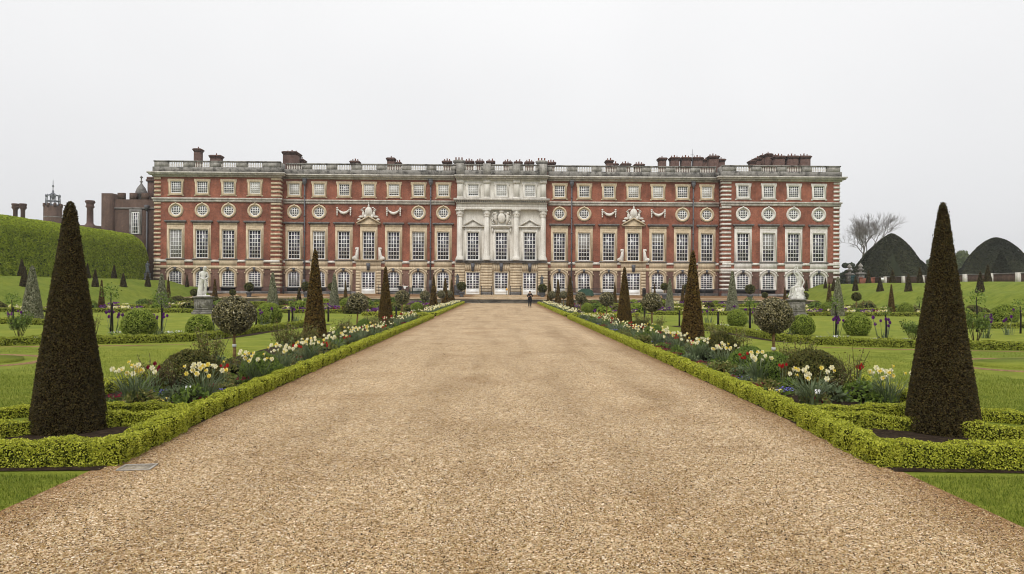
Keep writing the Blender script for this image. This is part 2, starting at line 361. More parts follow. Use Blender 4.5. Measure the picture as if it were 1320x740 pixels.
nt.links.new(ncl.outputs[0], rmp.inputs[0]); nt.links.new(rmp.outputs[0], mul.inputs[7]); nt.links.new(mul2.outputs[2], bg.inputs[0]); nt.links.new(bg.outputs[0], wo.inputs[0])
sd = bpy.data.lights.new('sun', 'SUN'); sd.energy = 1.5; sd.angle = math.radians(25); sd.color = (1, .965, .91)
so = bpy.data.objects.new('sun', sd); COL.objects.link(so)
dv = Vector((math.sin(SUN_AZ)*math.cos(SUN_EL), math.cos(SUN_AZ)*math.cos(SUN_EL), math.sin(SUN_EL)))
so.rotation_euler = (-dv).to_track_quat('-Z', 'Y').to_euler(); so.location = dv*200
scene.view_settings.view_transform = 'Standard'; scene.view_settings.look = 'None'; scene.view_settings.exposure = 0.25; scene.view_settings.gamma = 1.0
scene.cycles.pixel_filter_type = 'BLACKMAN_HARRIS'; scene.cycles.filter_width = 1.0; scene.cycles.max_bounces = 6; scene.cycles.diffuse_bounces = 3; scene.cycles.transparent_max_bounces = 4

# ================================================================== ground
def sheet(name, pts, z, mat, label=None, kind='structure'):
    b = MB(); b.add([(p[0], p[1], z) for p in pts], [tuple(range(len(pts)))]); o = b.build(name, mat); tag(o, label, None, None, kind); return o

def ribbon_pts(pts, wd):
    pts = [Vector((p[0], p[1], 0)) for p in pts]; L = []; R = []
    for i, p in enumerate(pts):
        d = (pts[min(i+1, len(pts)-1)] - pts[max(i-1, 0)]).normalized(); n = Vector((-d.y, d.x, 0)); ww = wd[i] if hasattr(wd, '__len__') else wd
        L.append(p + n*ww/2); R.append(p - n*ww/2)
    return L, R

def ribbon(name, pts, wd, z, mat, label=None, kind='structure'):
    L, R = ribbon_pts(pts, wd); b = MB(); n = len(L)
    b.add([(p.x, p.y, z) for p in L] + [(p.x, p.y, z) for p in R], [(i, i+n, i+n+1, i+1) for i in range(n-1)])
    o = b.build(name, mat); tag(o, label, None, None, kind); return o

def smooth_poly(pts, n=6):
    """Catmull-Rom through 2-D points"""
    P = [np.array(p, dtype=float) for p in pts]; P = [2*P[0]-P[1]] + P + [2*P[-1]-P[-2]]; out = []
    for i in range(1, len(P)-2):
        for k in range(n):
            t = k/n; out.append(.5*((2*P[i]) + (-P[i-1]+P[i+1])*t + (2*P[i-1]-5*P[i]+4*P[i+1]-P[i+2])*t*t + (-P[i-1]+3*P[i]-3*P[i+1]+P[i+2])*t**3))
    out.append(P[-2]); return [tuple(p) for p in out]

sheet('lawn', [(-700, -60), (700, -60), (700, 900), (-700, 900)], 0, LAWN, 'mown grass lawns of the garden')
HW = lambda y: 4.40 + .005*y                                 # half width of the walk
ys = [-30, 0, 8, 20, 40, 60, 80, 97]
sheet('gravel_path', [(-HW(max(y,0)), y) for y in ys] + [(HW(max(y,0)), y) for y in reversed(ys)], .004, GRAVEL, 'broad gravel walk leading to the palace')
for s in (-1, 1):
    X = lambda x: s*x
    # soil of the obelisk compartment, the long bed and its mate past the cross walk
    def flip(p): return p if s > 0 else list(reversed(p))
    sheet('flower_bed', flip([(s*4.35, 7.80), (s*12, 7.45), (s*12, 8.3), (s*8.6, 9.0), (s*7.1, 9.7), (s*5.7, 10.6), (s*4.4, 10.8)]), .010, SOIL, 'dark soil under the obelisk')
    sheet('flower_bed', flip([(s*4.42, 10.85), (s*7.0, 11.2), (s*7.5, 14), (s*7.7, 30), (s*7.9, 47.6), (s*4.6, 47.8)]), .008, SOIL, 'dark soil of the long flower bed')
    sheet('flower_bed', flip([(s*4.65, 50.2), (s*8.2, 50.2), (s*8.8, 95.5), (s*4.85, 95.6)]), .008, SOIL, 'dark soil of the far flower bed')
    hb = [(9.8, 38), (10.8, 32), (11.0, 28), (11.8, 26), (15, 24.7), (18, 24.0), (26, 23.2), (40, 22.5)]
    L, R = ribbon_pts(smooth_poly([(s*(x+.9), y+1.3) for x, y in hb]), 3.2)
    b = MB(); n = len(L); b.add([(p.x,p.y,.008) for p in L]+[(p.x,p.y,.008) for p in R], [(i,i+n,i+n+1,i+1) for i in range(n-1)])
    tag(b.build('flower_bed', SOIL), 'curved soil bed behind the low box hedge', None, None, 'structure')
    sheet('flower_bed', flip([(s*12, 56), (s*43, 56.5), (s*43, 61), (s*12, 60.5)]), .008, SOIL, 'soil border before the grass bank')
    sheet('flower_bed', flip([(s*12, 68), (s*41, 68), (s*41, 71), (s*12, 71)]), .008, SOIL)
    sheet('flower_bed', flip([(s*10, 84), (s*42, 84), (s*42, 94), (s*10, 94)]), .008, SOIL)
    # sandy bands cut through the grass
    ribbon('sand_path', smooth_poly([(s*30, 15.8), (s*17, 16.9), (s*13.5, 17.4), (s*12.3, 18.3), (s*12.35, 19.6), (s*13.3, 20.6), (s*16, 21.2)], 5), [.38]*22+[.34]*6+[.22]*3, .006, GRAVEL, 'narrow sandy band curling through the lawn')
    ribbon('sand_path', [(s*10.9, 24.9), (s*12.6, 24.3), (s*15, 23.8), (s*18, 23.2)], [.1, .34, .34, .1], .005, GRAVEL, 'sandy strip below the box hedge')
    # raised grass lobe beside the sandy band
    lob = smooth_poly([(s*30, 16.4), (s*17, 17.4), (s*14.0, 17.9), (s*12.85, 18.6), (s*12.9, 19.5), (s*13.8, 20.1), (s*17, 20.6), (s*30, 19.9)], 5)
    b = MB(); n = len(lob); b.add([(x,y,0.0) for x,y in lob]+[(x,y,.07) for x,y in lob], [tuple(range(n,2*n))]+[(i,(i+1)%n,(i+1)%n+n,i+n) for i in range(n)])
    tag(b.build('lawn', LAWN), 'raised grass lobe with a cut edge', None, None, 'structure')
    # grass bank
    prof = [(42.6, 0.02), (43.6, .06), (44.6, .28), (45.8, .95), (46.8, 1.55), (47.5, 1.85), (48.4, 1.98), (49.6, 2.12), (50.6, 2.5), (51.6, 2.9), (52.6, 3.02), (70, 3.05), (120, 3.05)]
    yb = list(np.linspace(-10, 113 if s < 0 else 175, 60)); b = MB(); V = []; q = []
    for j, y in enumerate(yb):
        for i, (x, z) in enumerate(prof):
            V.append((s*(x + .12*math.sin(y*.21+i)), y, z + (.05*math.sin(y*.33+i*1.3) if i not in (0, 12) else 0)))
    m = len(prof)
    for j in range(len(yb)-1):
        for i in range(m-1):
            f = (j*m+i, j*m+i+1, (j+1)*m+i+1, (j+1)*m+i); q.append(f if s > 0 else f[::-1])
    b.add(V, q); o = b.build('grass_bank', BANKG, smooth=True); tag(o, 'grassed terrace bank rising to the raised walk', None, None, 'structure')

# ---- terrace before the palace
b = MB()
b.add([(-43, 97.3, .60), (43, 97.3, .60), (43, 100, .68), (-43, 100, .68), (43, 112.5, .98), (-43, 112.5, .98), (60, 114, .98), (-60, 114, .98), (-60, 112.5, .98), (60, 112.5, .98), (60,119,.98), (-60,119,.98)],
      [(0,1,2,3), (3,2,4,5), (8,5,4,9,6,7), (7,6,10,11)])
tag(b.build('terrace_path', GRAVEL), 'gravel terrace along the palace foot', None, None, 'structure')
t = tag(empty('terrace_wall', (0, 97, 0)), 'low dark stone retaining wall with a pale coping at the end of the walk', 'terrace wall')
b = MB(); b.box(-43, 43, 0.04, .42, -.3, .46); b.build('wall', RETW, t)
b = MB()
for k in range(43): b.box(-43 + 2*k + .008, -41 + 2*k - .008, -.04, .40, .462, .615)
b.build('coping', COPING, t)
b = MB(); b.box(-6.6, 6.6, -.75, .03, -.1, .17); b.box(-6.6, 6.6, -.35, .032, .172, .33); b.build('step', RETW, t)
b = MB(); b.box(-43, 43, 3.0, 3.3, .5, .76); b.build('kerb', COPING, t)

# ---- gravel you can count by the thousand, near the lens
n = 170000; u = RNG.random(n); Y = 3.6/(1-u*(1-3.6/26)) ; Xx = RNG.uniform(-1, 1, n)*(np.minimum(4.38, Y*.78))
r = np.where(RNG.random(n) < .012, RNG.uniform(.006, .009, n), RNG.uniform(.0024, .0062, n))*(1+.02*Y); P = np.stack([Xx, Y, .004+r*.35], 1)
a = RNG.random(n)*2*PI; ca, sa = np.cos(a), np.sin(a); rx = r*RNG.uniform(.8,1.5,n); ry = r*RNG.uniform(.6,1.0,n); rz = r*RNG.uniform(.6,1.15,n); sk = RNG.normal(0,.25,(n,2))*r[:,None]
ux = np.stack([ca*rx, sa*rx, 0*a], 1); uy = np.stack([-sa*ry, ca*ry, 0*a], 1); top = np.stack([sk[:,0], sk[:,1], rz], 1)
V = np.stack([P-ux-uy*.5, P+ux*.6-uy, P+ux+uy*.6, P-ux*.5+uy, P-ux*.45-uy*.2+top, P+ux*.3-uy*.45+top, P+ux*.45+uy*.3+top, P-ux*.2+uy*.45+top], 1)
q = np.array([(4,5,6,7),(0,1,5,4),(1,2,6,5),(2,3,7,6),(3,0,4,7)])
b = MB(); b.mesh_arr(V, (np.arange(n)[:,None,None]*8 + q[None]).reshape(-1, 4))
tag(b.build('gravel', PEB), 'loose flint gravel lying on the walk', 'gravel', None, 'stuff')

# ---- blades on the nearest grass, thinning with distance
def blades(regions, name, label):
    b = MB()
    for (n, fx, h) in regions:
        x, y = fx(n); m = len(x); aa = RNG.random(m)*2*PI; hh = RNG.uniform(.6, 1.2, m)*h; wd = hh*.16
        d = np.stack([np.cos(aa), np.sin(aa), 0*aa], 1); t = np.stack([-np.sin(aa), np.cos(aa), 0*aa], 1); base = np.stack([x, y, 0*x], 1); up = np.array([0,0,1.0])
        ln = RNG.uniform(.1, .7, m)[:,None]*hh[:,None]
        b.quads(np.stack([base-t*wd[:,None]/2, base+t*wd[:,None]/2, base+t*wd[:,None]*.3+up*hh[:,None]*.6+d*ln*.4, base+up*hh[:,None]+d*ln], 1))
    tag(b.build(name, GRASSB), label, 'grass', None, 'stuff')
def near_side(s):
    def f(n):
        y = RNG.uniform(3.2, 7.62, n); x = RNG.uniform(4.42, 8.5, n); k = (y < 7.60) & (x > 4.42 + .012*np.sin(y*9)); return s*x[k], y[k]
    return f
def mid_side(s):
    def f(n):
        u = RNG.random(n); y = 11.5/(1-u*(1-11.5/24)); x = RNG.uniform(7.75, 18, n); k = ~((y > 15.4) & (y < 21.3) & (x > 11.8)) & (y < 23 ) ; return s*x[k], y[k]
    return f
def gap_side(s):
    def f(n):
        x = RNG.uniform(7.2, 16, n); y = RNG.uniform(10.6, 16, n); k = (y > 11.5 - (x-7)*.1); return s*x[k], y[k]
    return f
blades([(52000, near_side(-1), .035), (52000, near_side(1), .035), (60000, mid_side(-1), .04), (60000, mid_side(1), .04), (26000, gap_side(-1), .035), (26000, gap_side(1), .035)], 'grass', 'short mown grass blades beside the walk')
# ================================================================== the palace
palace = tag(empty('palace', (0, 116.7, 0)), 'long red brick baroque palace with pale stone dressings and a balustraded roofline', 'palace')
YW, YC, YP = 0.0, -0.45, -1.5                                # wall planes: wings, centre, pavilions
WING = [9.5 + 4.04*k for k in range(7)]
PAVL = [-39.6, -43.8, -48.0, -52.2]; PAVR = [39.2, 43.35, 47.45, 51.55]
CEN = [-4.62, 0.0, 4.62]
XC = 7.25; XL0, XL1 = -55.6, -35.6; XR0, XR1 = 35.8, 54.95
Z0, ZB1, ZS0, ZS1, ZT = .9, 4.9, 15.62, 16.28, 20.45

def wall_face(mb, x0, x1, z0, z1, y, holes, zsplit):
    xs = sorted({x0, x1, *[h[0] for h in holes], *[h[1] for h in holes]}); zs = sorted({z0, z1, zsplit, *[h[2] for h in holes], *[h[3] for h in holes]})
    xs = [x for x in xs if x0 <= x <= x1]; zs = [z for z in zs if z0 <= z <= z1]
    for a, b_ in zip(xs, xs[1:]):
        for c, d in zip(zs, zs[1:]):
            mx, mz = (a+b_)/2, (c+d)/2
            if any(h[0] < mx < h[1] and h[2] < mz < h[3] for h in holes): continue
            mb.add([(a,y,c),(b_,y,c),(b_,y,d),(a,y,d)], [(0,1,2,3)], 1 if mz < zsplit else 0)
def holes_for(xs, door=(), rnd=None):
    H = []
    for x in xs:
        H += [(x-1.05, x+1.05, 6.6, 11.3), (x-.95, x+.95, 16.95, 18.95)]
        H.append((x-1.15, x+1.15, 1.4, 4.6))
        if rnd is None or x in rnd: H.append((x-.95, x+.95, 13.32, 15.22))
    return H
def wing_block(x0, x1, y, xs, rnd, name, mats, yback=14):
    b = MB(); wall_face(b, x0, x1, Z0, ZT, y, holes_for(xs, rnd=rnd), ZB1)
    b.add([(x0,y,Z0),(x0,yback,Z0),(x0,yback,ZT),(x0,y,ZT)], [(0,3,2,1)]); b.add([(x1,y,Z0),(x1,yback,Z0),(x1,yback,ZT),(x1,y,ZT)], [(0,1,2,3)])
    b.add([(x0,yback,Z0),(x1,yback,Z0),(x1,yback,ZT),(x0,yback,ZT)], [(0,3,2,1)])
    b.add([(x0,y+1.2,Z0),(x1,y+1.2,Z0),(x1,y+1.2,ZT),(x0,y+1.2,ZT)], [(0,1,2,3)], 2)      # dark rooms behind the panes
    return b.build(name, mats, palace)
DARK = M_plain('dark_room', (.010,.010,.011), 1, 0, 0, .1)
rL = [-x for x in WING if x not in (WING[2], WING[3], WING[4])]; rR = [-x for x in rL]
wing_block(-35.6, -XC, YW, [-x for x in WING], rL, 'wall', [BRICK, BRICKD, DARK])
wing_block(XC, 35.7, YW, WING, rR, 'wall', [BRICK, BRICKD, DARK])
wing_block(XL0, XL1, YP, PAVL, None, 'wall', [BRICK, BRICKD, DARK], 20)
wing_block(XR0, XR1, YP, PAVR, None, 'wall', [BRICK, BRICKD, DARK], 20)
b = MB(); H = [h for x in CEN for h in ((x-1.05,x+1.05,6.6,11.3), (x-.95,x+.95,16.95,18.95), (x-1.35,x+1.35,Z0,4.6))]
wall_face(b, -XC, XC, Z0, ZT, YC, H, 6.1); b.add([(-XC,YC,Z0),(-XC,1,Z0),(-XC,1,ZT),(-XC,YC,ZT)], [(0,3,2,1)]); b.add([(XC,YC,Z0),(XC,1,Z0),(XC,1,ZT),(XC,YC,ZT)], [(0,1,2,3)])
b.add([(-XC,1.2,Z0),(XC,1.2,Z0),(XC,1.2,ZT),(-XC,1.2,ZT)], [(0,1,2,3)], 2)
b.build('centre_wall', [CENTRE, TAN, DARK], palace)
b = MB(); b.box(XL0+.4, XR1-.4, .5, 13.5, 20.44, 20.6); b.box(XL0+.4, XL1-.4, -1.2, 19.5, 20.44, 20.605); b.box(XR0+.4, XR1-.4, -1.2, 19.5, 20.44, 20.605); b.build('roof', LEAD, palace)

# ---- window kinds: each a part (its stone surround) with frame, pane, blind below it
def rect(x, z0, z1): return [(-x, z0), (x, z0), (x, z1), (-x, z1)]
def sash(mb, hw, z0, z1, cols, rows, y0=.06, y1=.13, ed=.14, bar=.095, mid=True, mul=False):
    mb.ring(rect(hw, z0, z1), rect(hw-ed, z0+ed*1.3, z1-ed), y0, y1)
    for c in range(1, cols):
        x = -hw + ed + (2*hw-2*ed)*c/cols; w_ = bar/2 if not (mul and c*2 == cols) else .10
        mb.box(x-w_, x+w_, y0+.02, y1-.01, z0+ed, z1-ed)
    for r_ in range(1, rows):
        z = z0 + ed + (z1-z0-2*ed)*r_/rows; w_ = .05 if (mid and r_ == rows//2) else bar/2
        mb.box(-hw+ed, hw-ed, y0+.023, y1-.013, z-w_, z+w_)
def arch(hw, z0, zs, zt, n=10):
    """segmental-headed outline, counter-clockwise from bottom left, zs spring, zt crown"""
    h = zt - zs; R = (hw*hw + h*h)/(2*h); cz = zt - R; a0 = math.asin(min(1, hw/R)); pts = [(-hw, z0), (hw, z0)]
    for i in range(n+1):
        a = a0 - 2*a0*i/n; pts.append((R*math.sin(a), cz + R*math.cos(a)))
    return pts
def outer_for(pts, hw, z0, z1):
    """outer rectangle with the same vertex count as an arch outline"""
    out = [(-hw, z0), (hw, z0)]; n = len(pts)-2
    for i in range(n):
        out.append((hw - 2*hw*i/(n-1), z1))
    return out
def circ(r, n=24, cz=0): return [(r*math.cos(2*PI*k/n), cz + r*math.sin(2*PI*k/n)) for k in range(n)]

# tall window, z 6.54 .. 12.66
tw = MB(); tw.ring([(-1.40,6.54),(1.40,6.54),(1.40,12.3),(-1.40,12.3)], rect(1.0, 6.56, 11.2), -.07, .30)
tw.ring(rect(1.22, 6.54, 11.5), rect(1.002, 6.562, 11.198), -.17, -.072)
tw.box(-1.40, 1.40, -.12, -.072, 11.95, 12.28)
TW_ST = tw
tw_h = MB(); tw_h.box(-1.74, 1.74, -.42, .02, 12.42, 12.56); tw_h.box(-1.60, 1.60, -.30, .02, 12.302, 12.418); tw_h.box(-1.68, 1.68, -.34, .02, 12.562, 12.64)
TW_HOOD = tw_h.mesh('hood', HOOD)
fr = MB(); sash(fr, 1.0, 6.56, 11.2, 4, 7); TW_FR = fr.mesh('sash', WHITE)
pn = MB(); pn.box(-.98, .98, .14, .16, 6.6, 11.18); TW_PN = pn.mesh('pane', GLASS)
si = MB(); si.box(-1.55, 1.55, -.22, .02, 6.40, 6.538); TW_SILL = si.mesh('sill', HOOD)
# attic window, z 16.6 .. 19.4
aw = MB(); o4 = rect(1.16, 16.75, 19.3); aw.ring(o4, rect(.86, 17.0, 18.92), -.12, .28)
aw.box(-1.30, -1.162, -.118, .05, 18.75, 19.298); aw.box(1.162, 1.30, -.118, .05, 18.75, 19.298); aw.box(-1.30, -1.0, -.14, .05, 16.55, 16.748); aw.box(1.0, 1.30, -.14, .05, 16.55, 16.748); aw.box(-1.22, 1.22, -.16, .05, 16.66, 16.75)
AW_ST = aw
fr = MB(); sash(fr, .86, 17.0, 18.92, 5, 6, ed=.12, bar=.08); AW_FR = fr.mesh('sash', WHITE)
pn = MB(); pn.box(-.84, .84, .14, .16, 17.02, 18.9); AW_PN = pn.mesh('pane', GLASS)
AW_BL = []
for zb in (17.02, 17.45, 18.0):
    bl = MB(); bl.box(-.83, .83, .128, .138, zb, 18.89); AW_BL.append(bl.mesh('blind', BLIND))
# round window centred z 14.27
rw = MB(); rw.ring(circ(1.20, 28, 14.27), circ(.84, 28, 14.27), -.08, .28); rw.ring(circ(1.10, 28, 14.27), circ(.94, 28, 14.27), -.15, -.082)
rw.box(-.12, .12, -.18, -.02, 15.34, 15.56)
RW_ST = rw
fr = MB(); fr.ring(circ(.86, 28, 14.27), circ(.70, 28, 14.27), .06, .13)
for k in (-1, 0, 1):
    hgt = math.sqrt(.74**2 - (k*.37)**2); fr.box(k*.37-.055, k*.37+.055, .08, .12, 14.27-hgt, 14.27+hgt); fr.box(-hgt, hgt, .083, .117, 14.27+k*.37-.055, 14.27+k*.37+.055)
RW_FR = fr.mesh('sash', WHITE)
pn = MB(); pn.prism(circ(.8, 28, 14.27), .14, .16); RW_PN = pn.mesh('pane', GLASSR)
# ground-floor arched window and arched french door, z 2.05 / 1.45 .. 4.75
def arched(zb, rows, mul):
    st = MB(); inn = arch(1.0, zb, 4.15, 4.72); st.ring(outer_for(inn, 1.42, zb, 4.95 if False else 5.36), inn, -.07, .30)
    a1 = arch(1.34, zb, 4.32, 5.14); a2 = arch(1.04, zb, 4.15, 4.76); st.ring(a1, a2, -.16, -.072)
    hd = arch(1.34, 4.3, 4.33, 5.16)[2:]; up = arch(1.50, 4.3, 4.42, 5.33)[2:]
    st.prism(hd[::-1] + up, -.27, -.162) if False else None
    ringpts = [(x, z) for x, z in up] + [(x, z) for x, z in hd[::-1]]
    st.prism(ringpts[::-1], -.26, -.162)
    st.box(-1.58, -1.345, -.24, -.06, 4.22, 4.40); st.box(1.345, 1.58, -.24, -.06, 4.22, 4.40)
    fr = MB(); a_o = arch(1.0, zb+.02, 4.14, 4.71); a_i = arch(.88, zb+.17, 4.08, 4.59); fr.ring(a_o, a_i, .06, .13)
    n_ = 4
    for c in range(1, n_):
        x = -.88 + 1.76*c/n_; w_ = .11 if (mul and c == 2) else .045; fr.box(x-w_, x+w_, .08, .12, zb+.15, 4.58 - .12*(abs(c-2)))
    for r_ in range(1, rows):
        z = zb + .17 + (4.5-zb-.17)*r_/rows; fr.box(-.88, .88, .083, .117, z-.042, z+.042)
    if mul: fr.box(-.88, .88, .075, .125, zb+.05, zb+.62)
    pn = MB(); pn.prism(arch(.98, zb+.05, 4.13, 4.69), .14, .16)
    ky = MB(); ky.prism([(-.13,4.66),(.13,4.66),(.2,5.2),(-.2,5.2)], -.36, -.1); ky.ell((0,-.33,4.98),(.16,.12,.2),8,5)
    sl = MB(); sl.box(-1.2, 1.2, -.25, .02, zb-.14, zb-.002)
    return st, fr.mesh('sash', WHITE), pn.mesh('pane', GLASS), ky.mesh('keystone', LEAD), sl.mesh('sill', HOOD)
AR = arched(2.05, 7, False); FD = arched(1.45, 7, True)
# rectangular french door
rd = MB(); rd.ring(rect(1.25, 1.0, 4.78), rect(1.12, 1.02, 4.65), -.10, .30); RD_ST = rd
fr = MB(); sash(fr, 1.12, 1.02, 4.65, 4, 8, ed=.15, bar=.09, mid=False, mul=True); fr.box(-.99, .99, .065, .125, 1.1, 1.86); RD_FR = fr.mesh('sash', WHITE)
pn = MB(); pn.box(-1.1, 1.1, .14, .16, 1.05, 4.62); RD_PN = pn.mesh('pane', GLASS)

def stone_set(mat): return {'tall': TW_ST.mesh('tall_window', mat), 'attic': AW_ST.mesh('attic_window', mat), 'round': RW_ST.mesh('round_window', mat), 'arch': AR[0].mesh('arched_window', mat), 'fdoor': FD[0].mesh('french_door', mat), 'rdoor': RD_ST.mesh('french_door', mat)}
ST = {'tan': stone_set(TAN), 'pale': stone_set(PALE), 'cen': stone_set(CENTRE)}
brnd = random.Random(5)
NET = M_plain('net_curtain', (.30,.29,.28), .9, .1, 0, .2); NETS = []
for zb in (6.62, 8.3, 9.6):
    bl = MB(); bl.box(-.96, .96, .128, .137, zb, 11.17); NETS.append(bl.mesh('blind', NET))
def w_tall(x, y, s, hood=True):
    w_ = inst('tall_window', ST[s]['tall'], palace, (x, y, 0)); inst('sash', TW_FR, w_); inst('pane', TW_PN, w_); inst('sill', TW_SILL, w_)
    if hood: inst('hood', TW_HOOD, w_)
    k = {-52.2: 0, -29.7: 2, -13.54: 2, 13.54: 1, 25.66: 2, 43.35: 1}.get(round(x, 2))
    if k is not None: inst('blind', NETS[k], w_)
    return w_
def w_attic(x, y, s, blind=None):
    w_ = inst('attic_window', ST[s]['attic'], palace, (x, y, 0)); inst('sash', AW_FR, w_); inst('pane', AW_PN, w_)
    if blind is not None: inst('blind', AW_BL[blind], w_)
def w_round(x, y, s):
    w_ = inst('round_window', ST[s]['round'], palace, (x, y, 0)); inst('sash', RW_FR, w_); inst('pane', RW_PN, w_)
def w_arch(x, y, s, door=False):
    K = FD if door else AR
    w_ = inst('french_door' if door else 'arched_window', ST[s]['fdoor' if door else 'arch'], palace, (x, y, 0)); inst('sash', K[1], w_); inst('pane', K[2], w_); inst('keystone', K[3], w_)
    if not door: inst('sill', K[4], w_)
def w_rdoor(x, y, s):
    w_ = inst('french_door', ST[s]['rdoor'], palace, (x, y, 0)); inst('sash', RD_FR, w_); inst('pane', RD_PN, w_)
blinds = {-1: [2, 1, None, 2, None, 1, 0], 1: [None, None, None, 1, 0, None, 0]}
for s in (-1, 1):
    for k, x in enumerate(WING):
        w_tall(s*x, YW, 'tan', k != 3); w_attic(s*x, YW, 'tan', blinds[s][k] if s > 0 else [1,2,1,1,None,0,0][k])
        if k not in (2, 3, 4): w_round(s*x, YW, 'tan')
        if k == 3: w_rdoor(s*x, YW-.22, 'tan')
        else: w_arch(s*x, YW, 'tan', k <= 4)
for xs, st in ((PAVL, 'tan'), (PAVR, 'pale')):
    for i, x in enumerate(xs):
        w_tall(x, YP, st); w_attic(x, YP, st, [0, None, None, None][i] if st == 'tan' else None); w_round(x, YP, st); w_arch(x, YP, st)
for i, x in enumerate(CEN):
    w_tall(x, YC, 'cen', False); w_attic(x, YC, 'cen', [1, 0, 0][i]); w_rdoor(x, YC-.12, 'tan')

# ---- bands, aprons, cornices
def bands(x0, x1, y, xs, mat, nm=''):
    b = MB(); b.box(x0, x1, y-.09, y-.004, 4.92, 5.42)
    b.build('string_course', mat, palace)
    xs = sorted(xs); edges = [x0] + [e for x in xs for e in (x-1.42, x+1.42)] + [x1]
    for a, c in zip(edges[::2], edges[1::2]):
        if c - a > .05: b = MB(); b.box(a+.003, c-.003, y-.11, y-.004, 5.98, 6.36); b.build('string_course', PALE, palace)
    for x in xs: b = MB(); b.box(x-1.42, x+1.42, y-.075, y-.003, 5.424, 6.395); b.build('window_apron', mat, palace)
def main_bands(x0, x1, y, e0, e1):
    b = MB(); b.box(x0-e0*.35, x1+e1*.35, y-.30, y+.2, 16.02, 16.28); b.box(x0-e0*.2, x1+e1*.2, y-.18, y+.2, 15.62, 16.018); b.build('string_course', CORN, palace)
    b = MB(); b.box(x0-e0*.3, x1+e1*.3, y-.30, y+.3, 19.62, 19.9); b.box(x0-e0*.75, x1+e1*.75, y-.72, y+.3, 19.902, 20.12); b.box(x0-e0*.9, x1+e1*.9, y-.88, y+.3, 20.122, 20.36); b.build('cornice', CORN, palace)
    b = MB(); b.box(x0-e0*.25, x1+e1*.25, y-.25, y+.45, 20.362, 21.2); b.build('parapet', WEATH, palace)
bands(-35.6, -XC, YW, [-x for x in WING], TAN); bands(XC, 35.7, YW, WING, TAN)
bands(XL0, XL1, YP, PAVL, TAN); bands(XR0, XR1, YP, PAVR, PALE)
main_bands(-35.598, -XC-.4, YW, 0, 0); main_bands(XC+.4, 35.698, YW, 0, 0); main_bands(XL0, XL1, YP, 1, 1); main_bands(XR0, XR1, YP, 1, 1)
# pavilion bands wrap their inner sides
for xa, sgn in ((XL1, 1), (XR0, -1)):
    b = MB(); b.box(min(xa, xa+sgn*.09), max(xa, xa+sgn*.09), YP+.01, YW-.1, 4.92, 5.42); b.build('string_course', TAN if sgn > 0 else PALE, palace)

# balustrade: pedestals, balusters, rail
def bal_profile(): return [(.05,0),(.075,.03),(.06,.08),(.095,.25),(.085,.36),(.045,.55),(.06,.62),(.075,.66),(.05,.7)]
def balustrade(x0, x1, y, cents, halfopen=1.25):
    xs = [x0]; cents = sorted(cents)
    for c in cents: xs += [c-halfopen, c+halfopen]
    xs.append(x1)
    for a, c in zip(xs[::2], xs[1::2]):
        if c-a > .1: b = MB(); b.box(a, c, y-.18, y+.22, 21.202, 22.02); b.build('pedestal_block', RAIL_ST, palace)
    b = MB(); b.box(x0-.1, x1+.1, y-.26, y+.30, 22.022, 22.2); b.box(x0-.06, x1+.06, y-.22, y+.26, 21.204, 21.3) if False else None
    b.build('balustrade_rail', WEATH, palace)
    me = MB()
    for k in range(9): me.lathe([(r*1.05, z*1.17) for r, z in bal_profile()], 6, (-1.12 + .28*k, .02, 21.202))
    me = me.mesh('balusters', PALE)
    for c in cents: inst('balusters', me, palace, (c, y, 0))
balustrade(-35.0, -XC-.2, YW, [-x for x in WING]); balustrade(XC+.2, 35.1, YW, WING); balustrade(XL0, XL1, YP, PAVL); balustrade(XR0, XR1, YP, PAVR)
balustrade(-XC+.3, XC-.3, YC, CEN, 1.2)
for xa in (XL1, XR0):                                        # short returns of the roof rail
    b = MB(); sg = 1 if xa < 0 else -1
    b.box(xa-.4 if sg > 0 else xa, xa if sg > 0 else xa+.4, YP+.33, 1.2, 20.6, 22.18); b.build('parapet', RAIL_ST, palace)

# quoins
def quoin(x0, x1, y, mat, side=None):
    zz = [(1.9 + .68*i) for i in range(5)] + [5.62 + .685*i for i in range(15)] + [16.55 + .66*i for i in range(5)]
    for z in zz:
        if z + .36 > 19.6: continue
        b = MB(); b.box(x0, x1, y-.09, y-.004, z, z+.32)
        if side == 'r': b.box(x1, x1+.07, y-.088, y+1.3, z, z+.32)
        if side == 'l': b.box(x0-.07, x0, y-.088, y+1.3, z, z+.32)
        b.build('quoin', mat, palace)
quoin(XL0, XL0+1.0, YP, TAN, 'l'); quoin(XL1-1.45, XL1, YP, TAN, 'r'); quoin(XR0, XR0+1.45, YP, PALE, 'l'); quoin(XR1-1.0, XR1, YP, PALE, 'r')
# plinth
b = MB()
for x0, x1, y in ((-35.5, -XC-.35, YW), (XC+.35, 35.6, YW), (XL0-.1, XL1+.1, YP), (XR0-.1, XR1+.1, YP)):
    xs = sorted([x for x in [*WING, *[-q for q in WING], *PAVL, *PAVR] if x0 < x < x1 and abs(abs(x)-WING[3]) < .1]); e = [x0] + [v for x in xs for v in (x-2.0, x+2.0)] + [x1]
    for a, c in zip(e[::2], e[1::2]): b = MB(); b.box(a, c, y-.28, y-.005, .7, 1.38); b.build('plinth', HOOD, palace)

